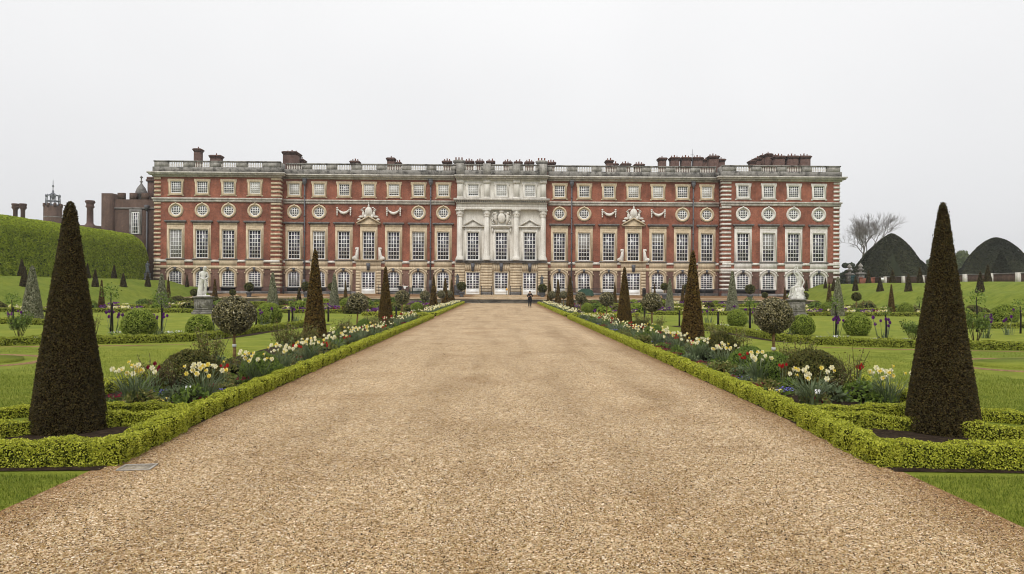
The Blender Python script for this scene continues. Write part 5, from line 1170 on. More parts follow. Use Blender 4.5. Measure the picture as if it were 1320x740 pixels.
for a in ((302.5,18.9,406,25,0,'large lollipop holly with a bare trunk, nearest on the left of the walk',-1),(461,34.5,390.5,13.2,2,'round lollipop holly between the second and third left obelisks',-1),(518.5,50,383,9.2,2,'small lollipop holly right of the third left obelisk, under the white-topped person',-1),(548,66,381,6.6,2,'small lollipop holly left of the fourth left obelisk',-1),
          (997.5,18.6,407,23.5,1,'large lollipop holly with a lichened trunk, nearest on the right of the walk',1),(840.5,33.4,389.5,12.5,2,'round lollipop holly between the second and third right obelisks',1),(782.3,47.7,385.5,9.3,2,'round lollipop holly left of the third right obelisk',1),(748.5,63.5,383,6.8,2,'small lollipop holly right of the fourth right obelisk',1)): lolly(*a)

# ---- bright box balls
BB = [ball_mesh('box_ball', [BALL, BALLC], .56, 7000, .05, .032, 51+i, .97, -.82, .7, .2, .03, .95) for i in range(3)]
GBB = 'bright green clipped balls'
for i, (u, v, rpx, Y, lb) in enumerate(((179.5,417,20.2,28.6,'bright green ball right of the largest left obelisk'),(257.5,418.5,16,28.6,'bright green ball in front of the statue pedestal, left side'),(346.5,405.5,16,38,'bright green ball right of the large left lollipop holly'),(117.5,391,7.5,60,'small green ball at the right edge of the largest left obelisk'),(469.5,398,6.5,62,'small green ball behind the lollipop holly, beside the third left obelisk'),(537.5,398.5,7.6,58,'small bright ball left of the fourth left obelisk'),(445.5,389,7,70,'small bright ball close to the silvery cone'),
        (950.5,408.5,12.4,39,'bright green ball left of the large right lollipop holly'),(1034.5,418,15.2,31.3,'bright green ball in front of the seated statue pedestal'),(1105,418.5,16.4,31.5,'large bright ball left of the right front obelisk'),(1295,409,15.8,40.7,'bright ball at the far right beyond the front obelisk'),(1167.5,399.5,9.2,58,'small green ball at the bank foot left of the front right obelisk'),(1065.5,396.5,8.2,62,'bright ball left of the silvery cone by the bank'),(757.3,398.5,7.6,58,'small bright ball right of the fourth right obelisk'))):
    p = at_depth(u, Y); R = rpx*Y/F; tag(inst('box_ball', BB[i % 3], None, (p, Y, R*.80), i*1.7, R/.56), lb, 'box ball', GBB)

# ---- potted ball trees on the terrace
GPB = 'potted ball trees on the terrace'; PC = ball_mesh('crown', [YEWG, YEWGC], .62, 900, .13, .08, 61, .95, -1, .8, .2, .04, .9)
pm = MB(); pm.lathe([(.30,0),(.34,.05),(.26,.12),(.36,.45),(.44,.62),(.40,.66)], 14); POTM = pm.mesh('pot', TERRA); tm = MB(); tm.tube([(0,0,.6),(0,0,1.05)], .05, 7); PTR = tm.mesh('trunk', BARK)
for i, (u, v, rpx, Y, lb) in enumerate(((321,370,6,99,'dark ball tree in a grey pot before the left pavilion'),(394.5,369,6,99,'dark ball tree beside the second left obelisk tip'),(428,369.5,5.5,99.5,'dark ball tree behind the silvery cone on the left terrace'),(595,369,6,104,'dark ball tree before the left metal statue by the centre doors'),(699.3,372,6,104,'dark ball tree before the right metal statue by the centre doors'),(856.5,369.5,5,100,'dark ball tree left of the second right obelisk'),(886,370.5,5,100,'dark ball tree half hidden by the second right obelisk'),(967,372.7,6.3,98,'dark ball tree left of the seated statue'))):
    x = at_depth(u, Y); zb = TZ(Y); zc = px_z(u, v, Y)-zb; o = tag(empty('potted_ball_tree', (x, Y, zb)), lb, 'potted tree', GPB); R = rpx*Y/F
    inst('pot', POTM, o); inst('trunk', PTR, o, (0,0,0), 0, (1,1,max(1,(zc-R*.6)/1.0))); inst('crown', PC, o, (0,0,zc), i, R/.62)

# ================================================================== box hedges
def hedge(pts, w_, h, leaf, dens, label, mats=(BOXL, BOXC), sd=0, smooth=True, group='low clipped box hedges', lump=1.0):
    rg = np.random.default_rng(sd+100); b = MB(); P2 = np.array(smooth_poly(pts, 5) if smooth else pts); seg = np.diff(P2, axis=0); ln = np.linalg.norm(seg, axis=1); cum = np.concatenate([[0], np.cumsum(ln)]); Lt = cum[-1]
    rr = min(w_*.5, h)*.42
    per = 2*(h-rr) + (w_-2*rr) + PI*rr; n = int(Lt*per*dens)
    d = rg.random(n)*Lt; i = np.clip(np.searchsorted(cum, d)-1, 0, len(seg)-1); fr = (d-cum[i])/ln[i]; C = P2[i]+seg[i]*fr[:,None]; T = seg[i]/ln[i][:,None]; Nn = np.stack([-T[:,1], T[:,0]], 1)
    s = rg.random(n)*per; hs = h-rr; q = PI*rr/2; tw = w_-2*rr
    x = np.zeros(n); z = np.zeros(n); nx = np.zeros(n); nz = np.zeros(n)
    for lo, sg in ((0, -1), (hs+q+tw+q, 1)):
        k = (s >= lo) & (s < lo+hs); t = s[k]-lo; x[k] = sg*w_/2; z[k] = t; nx[k] = sg
    k = (s >= hs) & (s < hs+q); a = (s[k]-hs)/q*PI/2; x[k] = -w_/2+rr-rr*np.cos(a); z[k] = hs+rr*np.sin(a); nx[k] = -np.cos(a); nz[k] = np.sin(a)
    k = (s >= hs+q) & (s < hs+q+tw); x[k] = -tw/2+(s[k]-hs-q); z[k] = h; nz[k] = 1
    k = (s >= hs+q+tw) & (s < hs+2*q+tw); a = (s[k]-hs-q-tw)/q*PI/2; x[k] = tw/2+rr*np.sin(a); z[k] = hs+rr*np.cos(a); nx[k] = np.sin(a); nz[k] = np.cos(a)
    wob = lump*(.016*np.sin(d*4.2+x*5+sd)+.014*np.sin(d*9.7+z*12+sd)+.010*np.sin(d*23+x*20)); off = wob+rg.normal(0,.007,n)
    x = x+nx*off; z = np.maximum(.005, z+nz*off); P = np.concatenate([C+Nn*x[:,None], z[:,None]], 1); N = np.concatenate([Nn*nx[:,None], nz[:,None]], 1)+1e-6
    b.leaves(P, N, leaf, leaf*.62, .75, 0, .3, rg)
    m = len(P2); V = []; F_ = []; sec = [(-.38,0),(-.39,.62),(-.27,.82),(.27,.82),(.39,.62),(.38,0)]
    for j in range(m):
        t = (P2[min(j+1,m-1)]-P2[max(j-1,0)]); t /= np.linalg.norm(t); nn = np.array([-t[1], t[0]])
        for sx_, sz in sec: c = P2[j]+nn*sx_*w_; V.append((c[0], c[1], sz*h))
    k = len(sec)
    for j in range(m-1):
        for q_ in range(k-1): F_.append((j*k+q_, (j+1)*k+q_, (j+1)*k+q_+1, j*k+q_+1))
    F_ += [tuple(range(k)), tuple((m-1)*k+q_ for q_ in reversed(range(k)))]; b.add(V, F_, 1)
    # leafy end caps
    for e, sg in ((0,-1),(m-1,1)):
        t = (P2[min(e+1,m-1)]-P2[max(e-1,0)]); t = t/np.linalg.norm(t)*sg; nn = np.array([-t[1], t[0]]); c = int(w_*h*dens)
        xx = rg.uniform(-.5,.5,c)*w_; zz = rg.uniform(0,1,c)*h; b.leaves(np.stack([P2[e][0]+nn[0]*xx+t[0]*.01, P2[e][1]+nn[1]*xx+t[1]*.01, zz], 1), np.tile([t[0],t[1],0],(c,1)), leaf, leaf*.62, .75, 0, .3, rg)
    return tag(b.build('box_hedge', list(mats)), label, 'hedge', group)
for s in (-1, 1):
    S = SIDE[s]
    hedge([(s*4.42, 8.15), (s*5.2, 8.05), (s*7, 7.95), (s*9.5, 7.8), (s*13, 7.75)], .31, .27, .027, 7000, f'thick box hedge across the front of the nearest {S} obelisk', sd=1+s)
    hedge([(s*4.40, 8.0), (s*4.46, 9.4), (s*4.56, 10.55)], .30, .26, .027, 7000, f'box hedge along the walk beside the nearest {S} obelisk', sd=3+s)
    hedge([(s*4.78, 10.45), (s*5.5, 10.3), (s*6.3, 9.75), (s*7.1, 9.25), (s*9.5, 8.9), (s*13, 8.7)], .22, .20, .028, 6000, f'box hedge curving behind the nearest {S} obelisk', (BOXL, BOXC), 5+s)
    hedge([(s*4.85, 11.15), (s*5.6, 11.3), (s*6.5, 11.35), (s*7.3, 11.0), (s*9.5, 9.9), (s*13, 9.6)], .20, .17, .028, 6000, f'low box hedge closing the near end of the {S} flower bed', (BOXL, BOXC), 7+s)
    hedge([(s*4.58, 10.75), (s*4.60, 16)], .28, .235, .028, 6500, f'bright box edging between {S} flower bed and walk, part nearest the camera', sd=9+s, smooth=False)
    hedge([(s*(4.60+.003*k), 16+k*3.2) for k in range(11)], .28, .235, .042, 2900, f'long bright box edging between the {S} flower bed and the walk', sd=11+s)
    hedge([(s*7.15, 11.7), (s*7.4, 13.4), (s*7.5, 15.0)], .25, .22, .04, 2400, f'short box hedge at the lawn side of the {S} flower bed', (BOXL, BOXC), 13+s)
    hedge([(s*4.70, 48.1), (s*6, 48.3), (s*8.5, 48.5)], .30, .26, .09, 500, f'box hedge turning off the walk at the near side of the {S} cross path', sd=15+s)
    hedge([(s*4.8, 51.0), (s*6.2, 51.3), (s*10, 51.6)], .30, .26, .09, 500, f'box hedge turning off the walk at the far side of the {S} cross path', sd=17+s)
    hedge([(s*(4.75+.006*k*4), 51.3+k*4.0) for k in range(12)], .29, .24, .10, 460, f'far box edging running up to the terrace on the {S} of the walk', sd=19+s)
    hb = [(9.8, 38), (10.8, 32), (11.0, 28), (11.8, 26), (15, 24.7), (18, 24.0), (26, 23.2), (40, 22.5)]
    hedge([(s*x, y) for x, y in hb], .32, .28, .065, 1400, f'olive box hedge curving across the {S} lawn', (BOXD, BOXC), 21+s)
    hedge([(s*22, 36.6), (s*25, 37.6), (s*30, 38.5), (s*38, 39)], .34, .30, .09, 500, f'box hedge at the far side of the {S} outer lawn', (BOXD, BOXC), 23+s)
    hedge([(s*12, 55.6), (s*20, 55.4), (s*30, 55.2), (s*42, 55)], .34, .30, .11, 360, f'low box hedge before the far {S} flower border', (BOXD, BOXC), 25+s)
    hedge([(s*9.5, 67.4), (s*20, 67.3), (s*40, 67.2)], .34, .30, .13, 260, f'thin distant box hedge behind the far {S} lawn', (BOXD, BOXC), 27+s)
    hedge([(s*10, 83), (s*25, 83), (s*41, 83)], .36, .32, .15, 220, f'most distant box hedge before the {S} terrace', (BOXD, BOXC), 29+s)

# ================================================================== flowers
def strip_blade(b, base, d, L, W, bend, mi, seg=3):
    """an arching leaf"""
    t = np.array([-d[1], d[0], 0.0]); pts = []
    for k in range(seg+1):
        f = k/seg; pts.append(np.array(base)+np.array([d[0]*bend*f*f*L, d[1]*bend*f*f*L, L*f*(1-.25*bend*f)]))
    for k in range(seg):
        w0 = W*(1-.25*k/seg*1.2) if k else W*.8; w1 = W*(1-(k+1)/seg)*.9+.002; b.quads([pts[k]-t*w0/2, pts[k]+t*w0/2, pts[k+1]+t*w1/2, pts[k+1]-t*w1/2], mi)
def blade_tuft(n, L, W, spread, bend, sd):
    rg = random.Random(sd); b = MB()
    for _ in range(n):
        a = rg.uniform(0, 2*PI); r = spread*math.sqrt(rg.random()); a2 = a+rg.uniform(-.8,.8); strip_blade(b, (r*math.cos(a), r*math.sin(a), 0), (math.cos(a2), math.sin(a2)), L*rg.uniform(.55,1.1), W*rg.uniform(.7,1.2), bend*rg.uniform(.3,1.3), 0)
    return b
def daff_head(sd, mats):
    """six petals round a trumpet, facing -y and a little down"""
    b = MB(); rg = random.Random(sd); M = Matrix.Rotation(-.25, 3, 'X')
    for k in range(6):
        a = 2*PI*k/6; u = Vector((math.cos(a), -.12, math.sin(a))); v = Vector((-math.sin(a), 0, math.cos(a))); R = .046
        b.add([M @ Vector((0,0,0)), M @ (u*R*.55+v*R*.42), M @ (u*R), M @ (u*R*.55-v*R*.42)], [(0,1,2,3)], 0)
    V = []; 
    for r, y in ((.012,0),(.016,-.025),(.024,-.036)):
        for k in range(7): a = 2*PI*k/7; V.append(M @ Vector((r*math.cos(a), y, r*math.sin(a))))
    b.add(V, [(i*7+k, i*7+(k+1)%7, (i+1)*7+(k+1)%7, (i+1)*7+k) for i in range(2) for k in range(7)], 1)
    return b.mesh('flower', mats)
def tulip_head(mat, sc=1.0):
    b = MB()
    for k in range(6):
        a = 2*PI*k/6; u = np.array([math.cos(a), math.sin(a), 0]); v = np.array([-math.sin(a), math.cos(a), 0]); z = np.array([0,0,1.0]); r = .026*sc
        b.quads([u*.006*sc, u*r+v*r*.6+z*.026*sc, u*r*.55+z*.075*sc, u*r-v*r*.6+z*.026*sc], 0)
    return b.mesh('flower', mat)
DH = [daff_head(i, [CREAM, YELL if i else CREAM]) for i in range(2)] + [daff_head(7, [YELL, YELL])]
TUFT = [blade_tuft(46, .44, .020, .13, .55, 70+i) for i in range(3)]
def daff_clump_hi(sd, nfl, spread=.17, H=.46, yel=.2):
    """foliage mesh is the clump; every flower head is its own part on a stem"""
    rg = random.Random(sd); b = blade_tuft(110, H*.95, .020, .17, .8, sd); fl = []
    for k in range(nfl):
        a = rg.uniform(0, 2*PI); r = spread*math.sqrt(rg.random())*1.25; z = H*rg.uniform(.80,1.12); tp = Vector((r*math.cos(a), r*math.sin(a), z)); b.tube([(tp.x*.3, tp.y*.3, 0), (tp.x*.7, tp.y*.7, z*.6), tp], [.004,.004,.003], 4, 0); fl.append((tp, rg.uniform(-1.3,1.3), 2 if rg.random() < yel else rg.choice((0,0,1)), rg.uniform(.95,1.22)))
    root = b.build('daffodil_clump', [BLADE])
    for tp, rz, m, sc in fl: inst('flower', DH[m], root, tp, rz, sc)
    return root
def clump_lo(name, foliage_n, L, W, spread, H, nfl, fs, mats, sd, two=.25):
    rg = np.random.default_rng(sd); b = blade_tuft(foliage_n, L, W, spread*.8, .55, sd); a = rg.random(nfl)*2*PI; r = spread*np.sqrt(rg.random(nfl)); P = np.stack([r*np.cos(a), r*np.sin(a), H*rg.uniform(.75,1.15,nfl)], 1)
    P = np.repeat(P, 3, 0)+rg.normal(0, fs*.18, (nfl*3, 3)); N = np.tile([0,-.7,.6], (len(P),1)); k = rg.random(len(P)) < two
    b.leaves(P[~k], N[~k], fs, fs*.75, .6, 1, 0, rg)
    if k.any(): b.leaves(P[k], N[k], fs, fs*.75, .6, 2, 0, rg)
    return b.mesh(name, mats)
def low_patch(name, mat, sd, n=60, spread=.16, h=.10, fs=.035):
    rg = np.random.default_rng(sd); b = MB(); a = rg.random(n)*2*PI; r = spread*np.sqrt(rg.random(n)); P = np.stack([r*np.cos(a), r*np.sin(a), h*rg.uniform(.6,1.1,n)], 1); b.leaves(P, np.tile([0,-.4,.9],(n,1)), fs, fs*.85, .5, 1, 0, rg)
    m = n*2; a = rg.random(m)*2*PI; r = spread*1.15*np.sqrt(rg.random(m)); P = np.stack([r*np.cos(a), r*np.sin(a), h*.75*rg.random(m)], 1); b.leaves(P, np.tile([0,0,1.0],(m,1)), fs*1.5, fs*.8, .8, 0, .2, rg)
    return b.mesh(name, [SHRUB, mat])
hi_proto = []
# explicit clumps seen in the photograph: (u, v of base, flowers)
DAF = {-1: [(173,519,13,'white-flowered'),(264,518,15,'cream and yellow'),(331,494,15,'cream'),(365,479,13,'cream'),(399,467,15,'cream'),(430,456,13,'cream'),(457,446,14,'cream'),(483,438,13,'cream')],
       1: [(1144.6,521,11,'pale yellow'),(1046,523,13,'cream and white'),(977,494,14,'cream'),(935,475,14,'cream'),(897,465,14,'cream'),(873,453,13,'cream'),(848,445,14,'cream'),(833,437,12,'cream')]}
GDAF = 'daffodil clumps along the walk'
for s in (-1, 1):
    for i, (u, v, nf, col) in enumerate(DAF[s]):
        p = at(u, v); r = daff_clump_hi(200+i*7+s, int(nf*1.4), .30 if i < 4 else .36, .60 if i < 4 else .58, .16 if 'yellow' in col else .06); r.location = (p.x, p.y, 0); r.rotation_euler.z = s*.3
        wh = [('beside the nearest obelisk' if s < 0 else 'just left of the nearest obelisk'), 'behind the first box edging bend', 'below the large lollipop holly'][i] if i < 3 else f'{ORD[i]} from the camera'
        tag(r, f'{col} daffodil clump in the {SIDE[s]} bed, {wh}', 'daffodils', GDAF)
LO = [clump_lo('daffodil_clump', 52, .42, .03, .32, .46, 9, .070, [BLADE, CREAM, YELL], 300+i) for i in range(3)]
FARD = [clump_lo('daffodil_clump', 44, .40, .045, .55, .44, 10, .115, [BLADE, CREAM, YELL], 310+i, .12) for i in range(3)]
rg = random.Random(44)
for s in (-1, 1):
    k = 0; Y = 27.5; spots = []
    while Y < 47.5:
        for dx in (.75, 1.7):
            if dx > 1 and rg.random() < .65: continue
            spots.append((s*(4.7+dx+rg.uniform(-.15,.25)), Y+rg.uniform(-.3,.3)))
        Y += 1.25
    for k, (x, y) in enumerate(sorted(spots, key=lambda p: p[1])):
        tag(inst('daffodil_clump', LO[k % 3], None, (x, y, 0), rg.uniform(-.6,.6), rg.uniform(.9,1.15)), f'cream daffodils {SIDE[s]} of the walk, {ORD[k]} past the second obelisk', 'daffodils', f'mid-distance daffodils {SIDE[s]} of the walk')
    Y = 53.5; k = 0
    while Y < 95:
        tag(inst('daffodil_clump', FARD[k % 3], None, (s*(5.65+rg.uniform(-.1,.25)), Y, 0), rg.uniform(-.6,.6), rg.uniform(.75,1.0)), f'distant cream daffodils {SIDE[s]} of the walk, {ORD[k]} past the cross path', 'daffodils', f'far daffodils {SIDE[s]} of the walk'); k += 1; Y += 1.35
# red tulips
TH = tulip_head(RED); TC = tulip_head(CRIM)
def tulip_clump(p, n, H, head, label, sd, group='red tulips in the long beds'):
    rg = random.Random(sd); b = blade_tuft(9, H*.6, .035, .07, .5, sd); fl = []
    for k in range(n):
        a = rg.uniform(0,2*PI); r = .12*math.sqrt(rg.random()); z = H*rg.uniform(.82,1.1); tp = Vector((r*math.cos(a), r*math.sin(a), z)); b.tube([(tp.x*.4,tp.y*.4,0), tp], [.005,.004], 4, 0); fl.append(tp)
    o = b.build('tulip_clump', [BLADE], None, (p.x, p.y, 0))
    for tp in fl: inst('flower', head, o, tp, rg.uniform(0,3), rg.uniform(.9,1.3))
    tag(o, label, 'tulips', group)
for i, (s, u, v, n, H, lb) in enumerate(((-1,199,511,4,.52,'dark red tulips behind the white-flowered daffodils on the left'),(-1,290,503,3,.42,'red tulips right of the nearest left daffodils'),(-1,341,485,5,.44,'red tulips under the large left lollipop holly'),(-1,384,473,4,.46,'red tulips between the third and fourth left daffodil clumps'),(-1,418,463,5,.40,'red tulips by the second left obelisk foot'),(-1,446,452,4,.42,'red tulips past the second left obelisk'),(-1,494,434,4,.42,'red tulips before the third left obelisk'),(-1,268,424,3,.3,'small red tulips on the far side of the left bed'),
        (1,1010,504,4,.46,'three large red tulips left of the biggest yew mound'),(1,1103,512,6,.60,'tall red tulips among the thorny rose stems on the right'),(1,958,485,6,.46,'bright red tulips under the large right lollipop holly'),(1,926,470,5,.44,'red tulips in the right bed, between second and third mounds'),(1,872,452,4,.44,'red tulips left of the second right obelisk'),(1,849,443,5,.40,'red tulips in the right bed before the third obelisk'),(1,828,434,4,.38,'farthest bright red tulips of the right bed'),(1,890,462,4,.42,'red tulips at the foot of the second right obelisk'))):
    tulip_clump(at(u, v), n, H, TH if i != 0 else TC, lb, 400+i)
rt = random.Random(55)
for s in (-1, 1):
    for k in range(9):
        tulip_clump(Vector((s*(5.1+rt.uniform(0,1.1)), 26.5+2.3*k+rt.uniform(-.5,.5), 0)), 4, .46, TH if k % 3 else TC, f'red tulips among the mid-distance daffodils {SIDE[s]} of the walk, {ORD[k]} past the second obelisk', 700+k+s, f'mid-distance red tulips {SIDE[s]} of the walk')
# low patches: crimson, blue, white, yellow
PAT = {'crimson': low_patch('flower_patch', CRIM, 501), 'blue': low_patch('flower_patch', BLUE, 502, 40), 'white': low_patch('flower_patch', WHITEF, 503, 26, .3, .14, .06), 'yellow': low_patch('flower_patch', YELL, 504, 26, .16, .09, .03)}
def patch(kind, p, sc, label, group=None): tag(inst('flower_patch', PAT[kind], None, (p.x, p.y, 0), p.x, sc), label, 'flowers', group or f'low {kind} flowers')
for s, L in ((-1, [(156,518,'crimson','at the foot of the white-flowered daffodils'),(318,494,'crimson','under the large lollipop holly'),(262,522,'crimson','beside the white plant label'),(392,465,'crimson','below the third daffodil clump'),(420,457,'crimson','at the second obelisk foot'),(456,447,'crimson','past the second obelisk'),(488,437,'crimson','before the third obelisk'),(206,513,'blue','beside the dark red tulips'),(289,511,'blue','right of the nearest daffodils'),(343,488,'blue','among the red tulips'),(403,472,'yellow','at the hedge side of the fourth clump'),(449,450,'blue','past the second obelisk')]),
             (1, [(942,492,'crimson','left of the red tulips'),(981,503,'crimson','below the large lollipop holly'),(902,472,'crimson','at the second obelisk foot'),(858,455,'crimson','left of the second obelisk'),(820,438,'crimson','before the third obelisk'),(1013,509,'blue','behind the box edging by the large red tulips'),(957,494,'blue','beside the crimson flowers'),(1105,514,'blue','under the thorny rose'),(1001,509,'yellow','at the box edging'),(913,478,'blue','left of the second mound'),(845,448,'yellow','left of the second obelisk')])):
    for (u, v, kd, wh) in L: patch(kd, at(u, v), 1.25, f'low {kd} flowers in the {SIDE[s]} bed {wh}')
rg = random.Random(9)
for s in (-1, 1):
    for i in range(26):
        Y = 12.5+i*1.35; patch(rg.choice(('crimson','blue','crimson','yellow','blue')), Vector((s*(5.1+rg.uniform(0,1.2)), Y+rg.uniform(-.4,.4), 0)), rg.uniform(.9,1.5), f'small low bedding flowers scattered behind the {SIDE[s]} box edging', f'scattered bedding flowers {SIDE[s]} of the walk')

# ---- yew mounds, roses, shrubs of the long beds
MO = [ball_mesh('yew_mound', [YEWG, YEWGC], .52, 9000, .045, .018, 81+i, .82, -.45, .7, .35, .035, .95) for i in range(2)]
MG = [ball_mesh('green_mound', [SHRUB, YEWGC], .52, 6500, .05, .022, 84+i, .66, -.3, .7, .3, .035, .95) for i in range(2)]
GM = 'clipped mounds in the long beds'
for i, (u, vtop, vbase, wpx, me, lb) in enumerate(((237,454,508,68,MO[0],'dark olive yew mound behind the nearest left daffodils'),(330,456,499,46,MG[0],'green mound under the large left lollipop holly'),(402,437,463,30,MG[1],'small green mound left of the second left obelisk foot'),(435,433,457,22,MO[1],'small dark mound right of the second left obelisk'),(468,413,440,22,MG[0],'bright green mound before the third left obelisk'),(494,412,432,22,MO[1],'far olive mound beside the third left obelisk'),
        (1057,454,510,70,MO[1],'biggest olive yew mound in the right bed, behind the daffodils'),(1004,456,500,48,MG[1],'green bushy mound below the large right lollipop holly'),(971,449,490,50,MG[0],'spreading green mound left of the right lollipop holly'),(934,430,470,38,MO[0],'dark yew mound right of the second right obelisk'),(845,420,447,26,MG[1],'green mound in the right bed left of the second obelisk'),(826,414,437,30,MO[0],'olive mound before the third right obelisk'),(908,436,466,22,MG[0],'small bright mound touching the second right obelisk'))):
    p = at(u, vbase-6); Y = p.y+.3; R = wpx*Y/F/2*1.08; H = px_z(u, vtop, Y)*1.04; zs = .82 if me in MO else .66; k = .45 if me in MO else .3
    tag(inst('yew_mound' if me in MO else 'green_mound', me, None, (p.x, Y, H*k/(1+k)), i, (R/.52, R/.52, H/(.52*zs*(1+k)))), lb, 'clipped mound', GM)
def rose_mesh(n, H, R, leaf, lm, sd, stems=9):
    rg = random.Random(sd); b = MB(); P = []
    for k in range(stems):
        a = rg.uniform(0,2*PI); tp = Vector((R*rg.uniform(.3,1)*math.cos(a), R*rg.uniform(.3,1)*math.sin(a), H*rg.uniform(.7,1.08))); md = Vector((tp.x*.55+rg.uniform(-.05,.05), tp.y*.55+rg.uniform(-.05,.05), tp.z*.55)); b.tube([(tp.x*.15, tp.y*.15, 0), md, tp], [.010,.007,.004], 5, 1)
        for j in range(3): e = md+Vector((rg.uniform(-.2,.2), rg.uniform(-.2,.2), rg.uniform(.08,.25)))*H; b.tube([md.lerp(tp, .2*j), e], [.005,.003], 4, 1); P += [e]*3
        P += [md.lerp(tp, q/5) for q in range(6)]
    P = np.array([p[:] for p in P]); idx = np.random.default_rng(sd).integers(0, len(P), n); g = np.random.default_rng(sd+1); Q = P[idx]+g.normal(0, .055, (n,3)); Q[:,2] = np.abs(Q[:,2]); b.leaves(Q, np.tile([0,-.3,.8],(n,1)), leaf, leaf*.6, .9, 0, 0, g)
    return b.mesh('rose_bush', [lm, STEMB])
RB = [rose_mesh(450, .85, .40, .048, ROSE, 91), rose_mesh(800, .85, .46, .05, ROSE, 92, 14), rose_mesh(150, .8, .35, .045, ROSE, 93, 9), rose_mesh(1100, .8, .5, .075, SHRUB, 94, 12)]
for i, (u, v, H, m, lb) in enumerate(((197,510,.75,2,'thin thorny rose bush left of the dark yew mound'),(226,507,.62,2,'bare brown rose stems against the front of the dark yew mound'),(272,486,1.0,1,'leafy rose bush behind the dark yew mound, left bed'),(366,462,.95,1,'loose olive rose bush left of the second left obelisk'),(392,460,.9,1,'leafy rose bush touching the second left obelisk'),(442,440,.85,1,'loose rose bush under the second left lollipop holly'),(478,433,.85,1,'olive rose bush left of the third left obelisk'),
        (1101,512,.92,2,'thin thorny rose with red buds right of the biggest yew mound'),(1080,515,.6,2,'bare rose stems before the biggest yew mound'),(1028,488,.85,1,'loose rose bush behind the biggest yew mound'),(955,464,.85,0,'rose bush with pale flowers between the right mounds'),(922,452,.85,1,'leafy rose bush right of the second right obelisk'),(828,428,.85,1,'olive rose bush right of the third right obelisk'),(850,432,.8,0,'sparse rose bush left of the second right obelisk'),
        (25,437,1.0,3,'leafy shrub in the olive-hedged bed at the far left'),(122,434,.9,2,'thin rose just right of the largest left obelisk'),(1177,441,.85,3,'low leafy shrub just left of the right front obelisk'),(1257,443,1.3,3,'leafy shrub touching the right side of the front obelisk'))):
    p = at(u, v); tag(inst('rose_bush', RB[m], None, (p.x, p.y, 0), i*1.1, (1.0, 1.0, H/.82)), lb, 'rose bush', 'loose rose bushes and shrubs')

# ---- curved bed behind the olive hedge: stakes, thin standards, purple tulips, white daisies
def purple_clump(x, y, label, sd, n=8, H=.75, fs=1.5, group='purple tulip clumps'):
    rg = random.Random(sd); b = blade_tuft(14, .42, .05, .22, .6, sd); o_f = []
    for k in range(n):
        a = rg.uniform(0,2*PI); r = .42*math.sqrt(rg.random()); z = H*rg.uniform(.75,1.2); tp = Vector((r*math.cos(a), r*math.sin(a)*.5, z)); b.tube([(tp.x*.5,tp.y*.5,0), tp], [.010,.008], 4, 0); o_f.append(tp)
    o = b.build('tulip_clump', [BLADE], None, (x, y, 0))
    for tp in o_f: inst('flower', PT, o, tp, rg.uniform(0,3), fs*rg.uniform(.85,1.2))
    tag(o, label, 'tulips', group)
PT = tulip_head(PURP, 1.4)
for i, (u, v, n, lb) in enumerate(((147,429,7,'purple tulips between the left front obelisk and the first green ball'),(205,432,7,'purple tulips between the two left green balls'),(283,430,2,'single purple tulips by the dark stake under the left lollipop holly'),(20,425,5,'purple tulips at the far left beside a thin standard'),(340,421,4,'purple tulips before the bright ball right of the left lollipop holly'),(382,415,6,'purple tulips left of the second left obelisk'),(1076,437,7,'purple tulips between the two right green balls'),(1017,433,4,'purple tulips right of the right lollipop holly crown'),(1139,441,8,'purple tulips round the stake left of the front right obelisk'),(914,416,5,'purple tulips right of the second right obelisk'),(950,415,5,'purple tulips before the right bright ball'),(968,417,5,'purple tulips by the stake left of the right lollipop holly'),(1270,436,8,'purple tulips right of the front right obelisk'),(1313,421,4,'purple tulips at the right photo edge'),(1300,432,3,'low purple tulips in front of the rightmost ball'))):
    p = at(u, v); purple_clump(p.x, p.y, lb, 600+i, n)
for i, (u, Y, H, lb) in enumerate(((275,32,.95,'dark wooden stake left of the large left lollipop holly'),(330.5,36,.75,'dark stake left of the bright ball, left garden'),(372.7,38,.8,'dark stake left of the second left obelisk'),(423.5,42,.85,'dark stake right of the second left obelisk'),(511,46,.85,'dark stake right of the third left obelisk'),(876,39,.85,'dark stake left of the second right obelisk'),(926,37,.85,'dark stake right of the second right obelisk'),(967,36,.85,'dark stake right of the right bright ball'),(831,43,.8,'dark stake between the third and second right obelisks'))):
    b = MB(); b.box(-.04,.04,-.04,.04,-.05,H-.03); b.box(-.05,.05,-.05,.05,H-.028,H); tag(b.build('stake', STAKE, None, (at_depth(u, Y), Y, 0), .3*i), lb, 'stake', 'dark wooden stakes')
STC = [ball_mesh('crown', [SHRUB, YEWGC], .26, 230, .085, .045, 95+i, 1.0, -1, .9, .5, .25, .04) for i in range(2)]
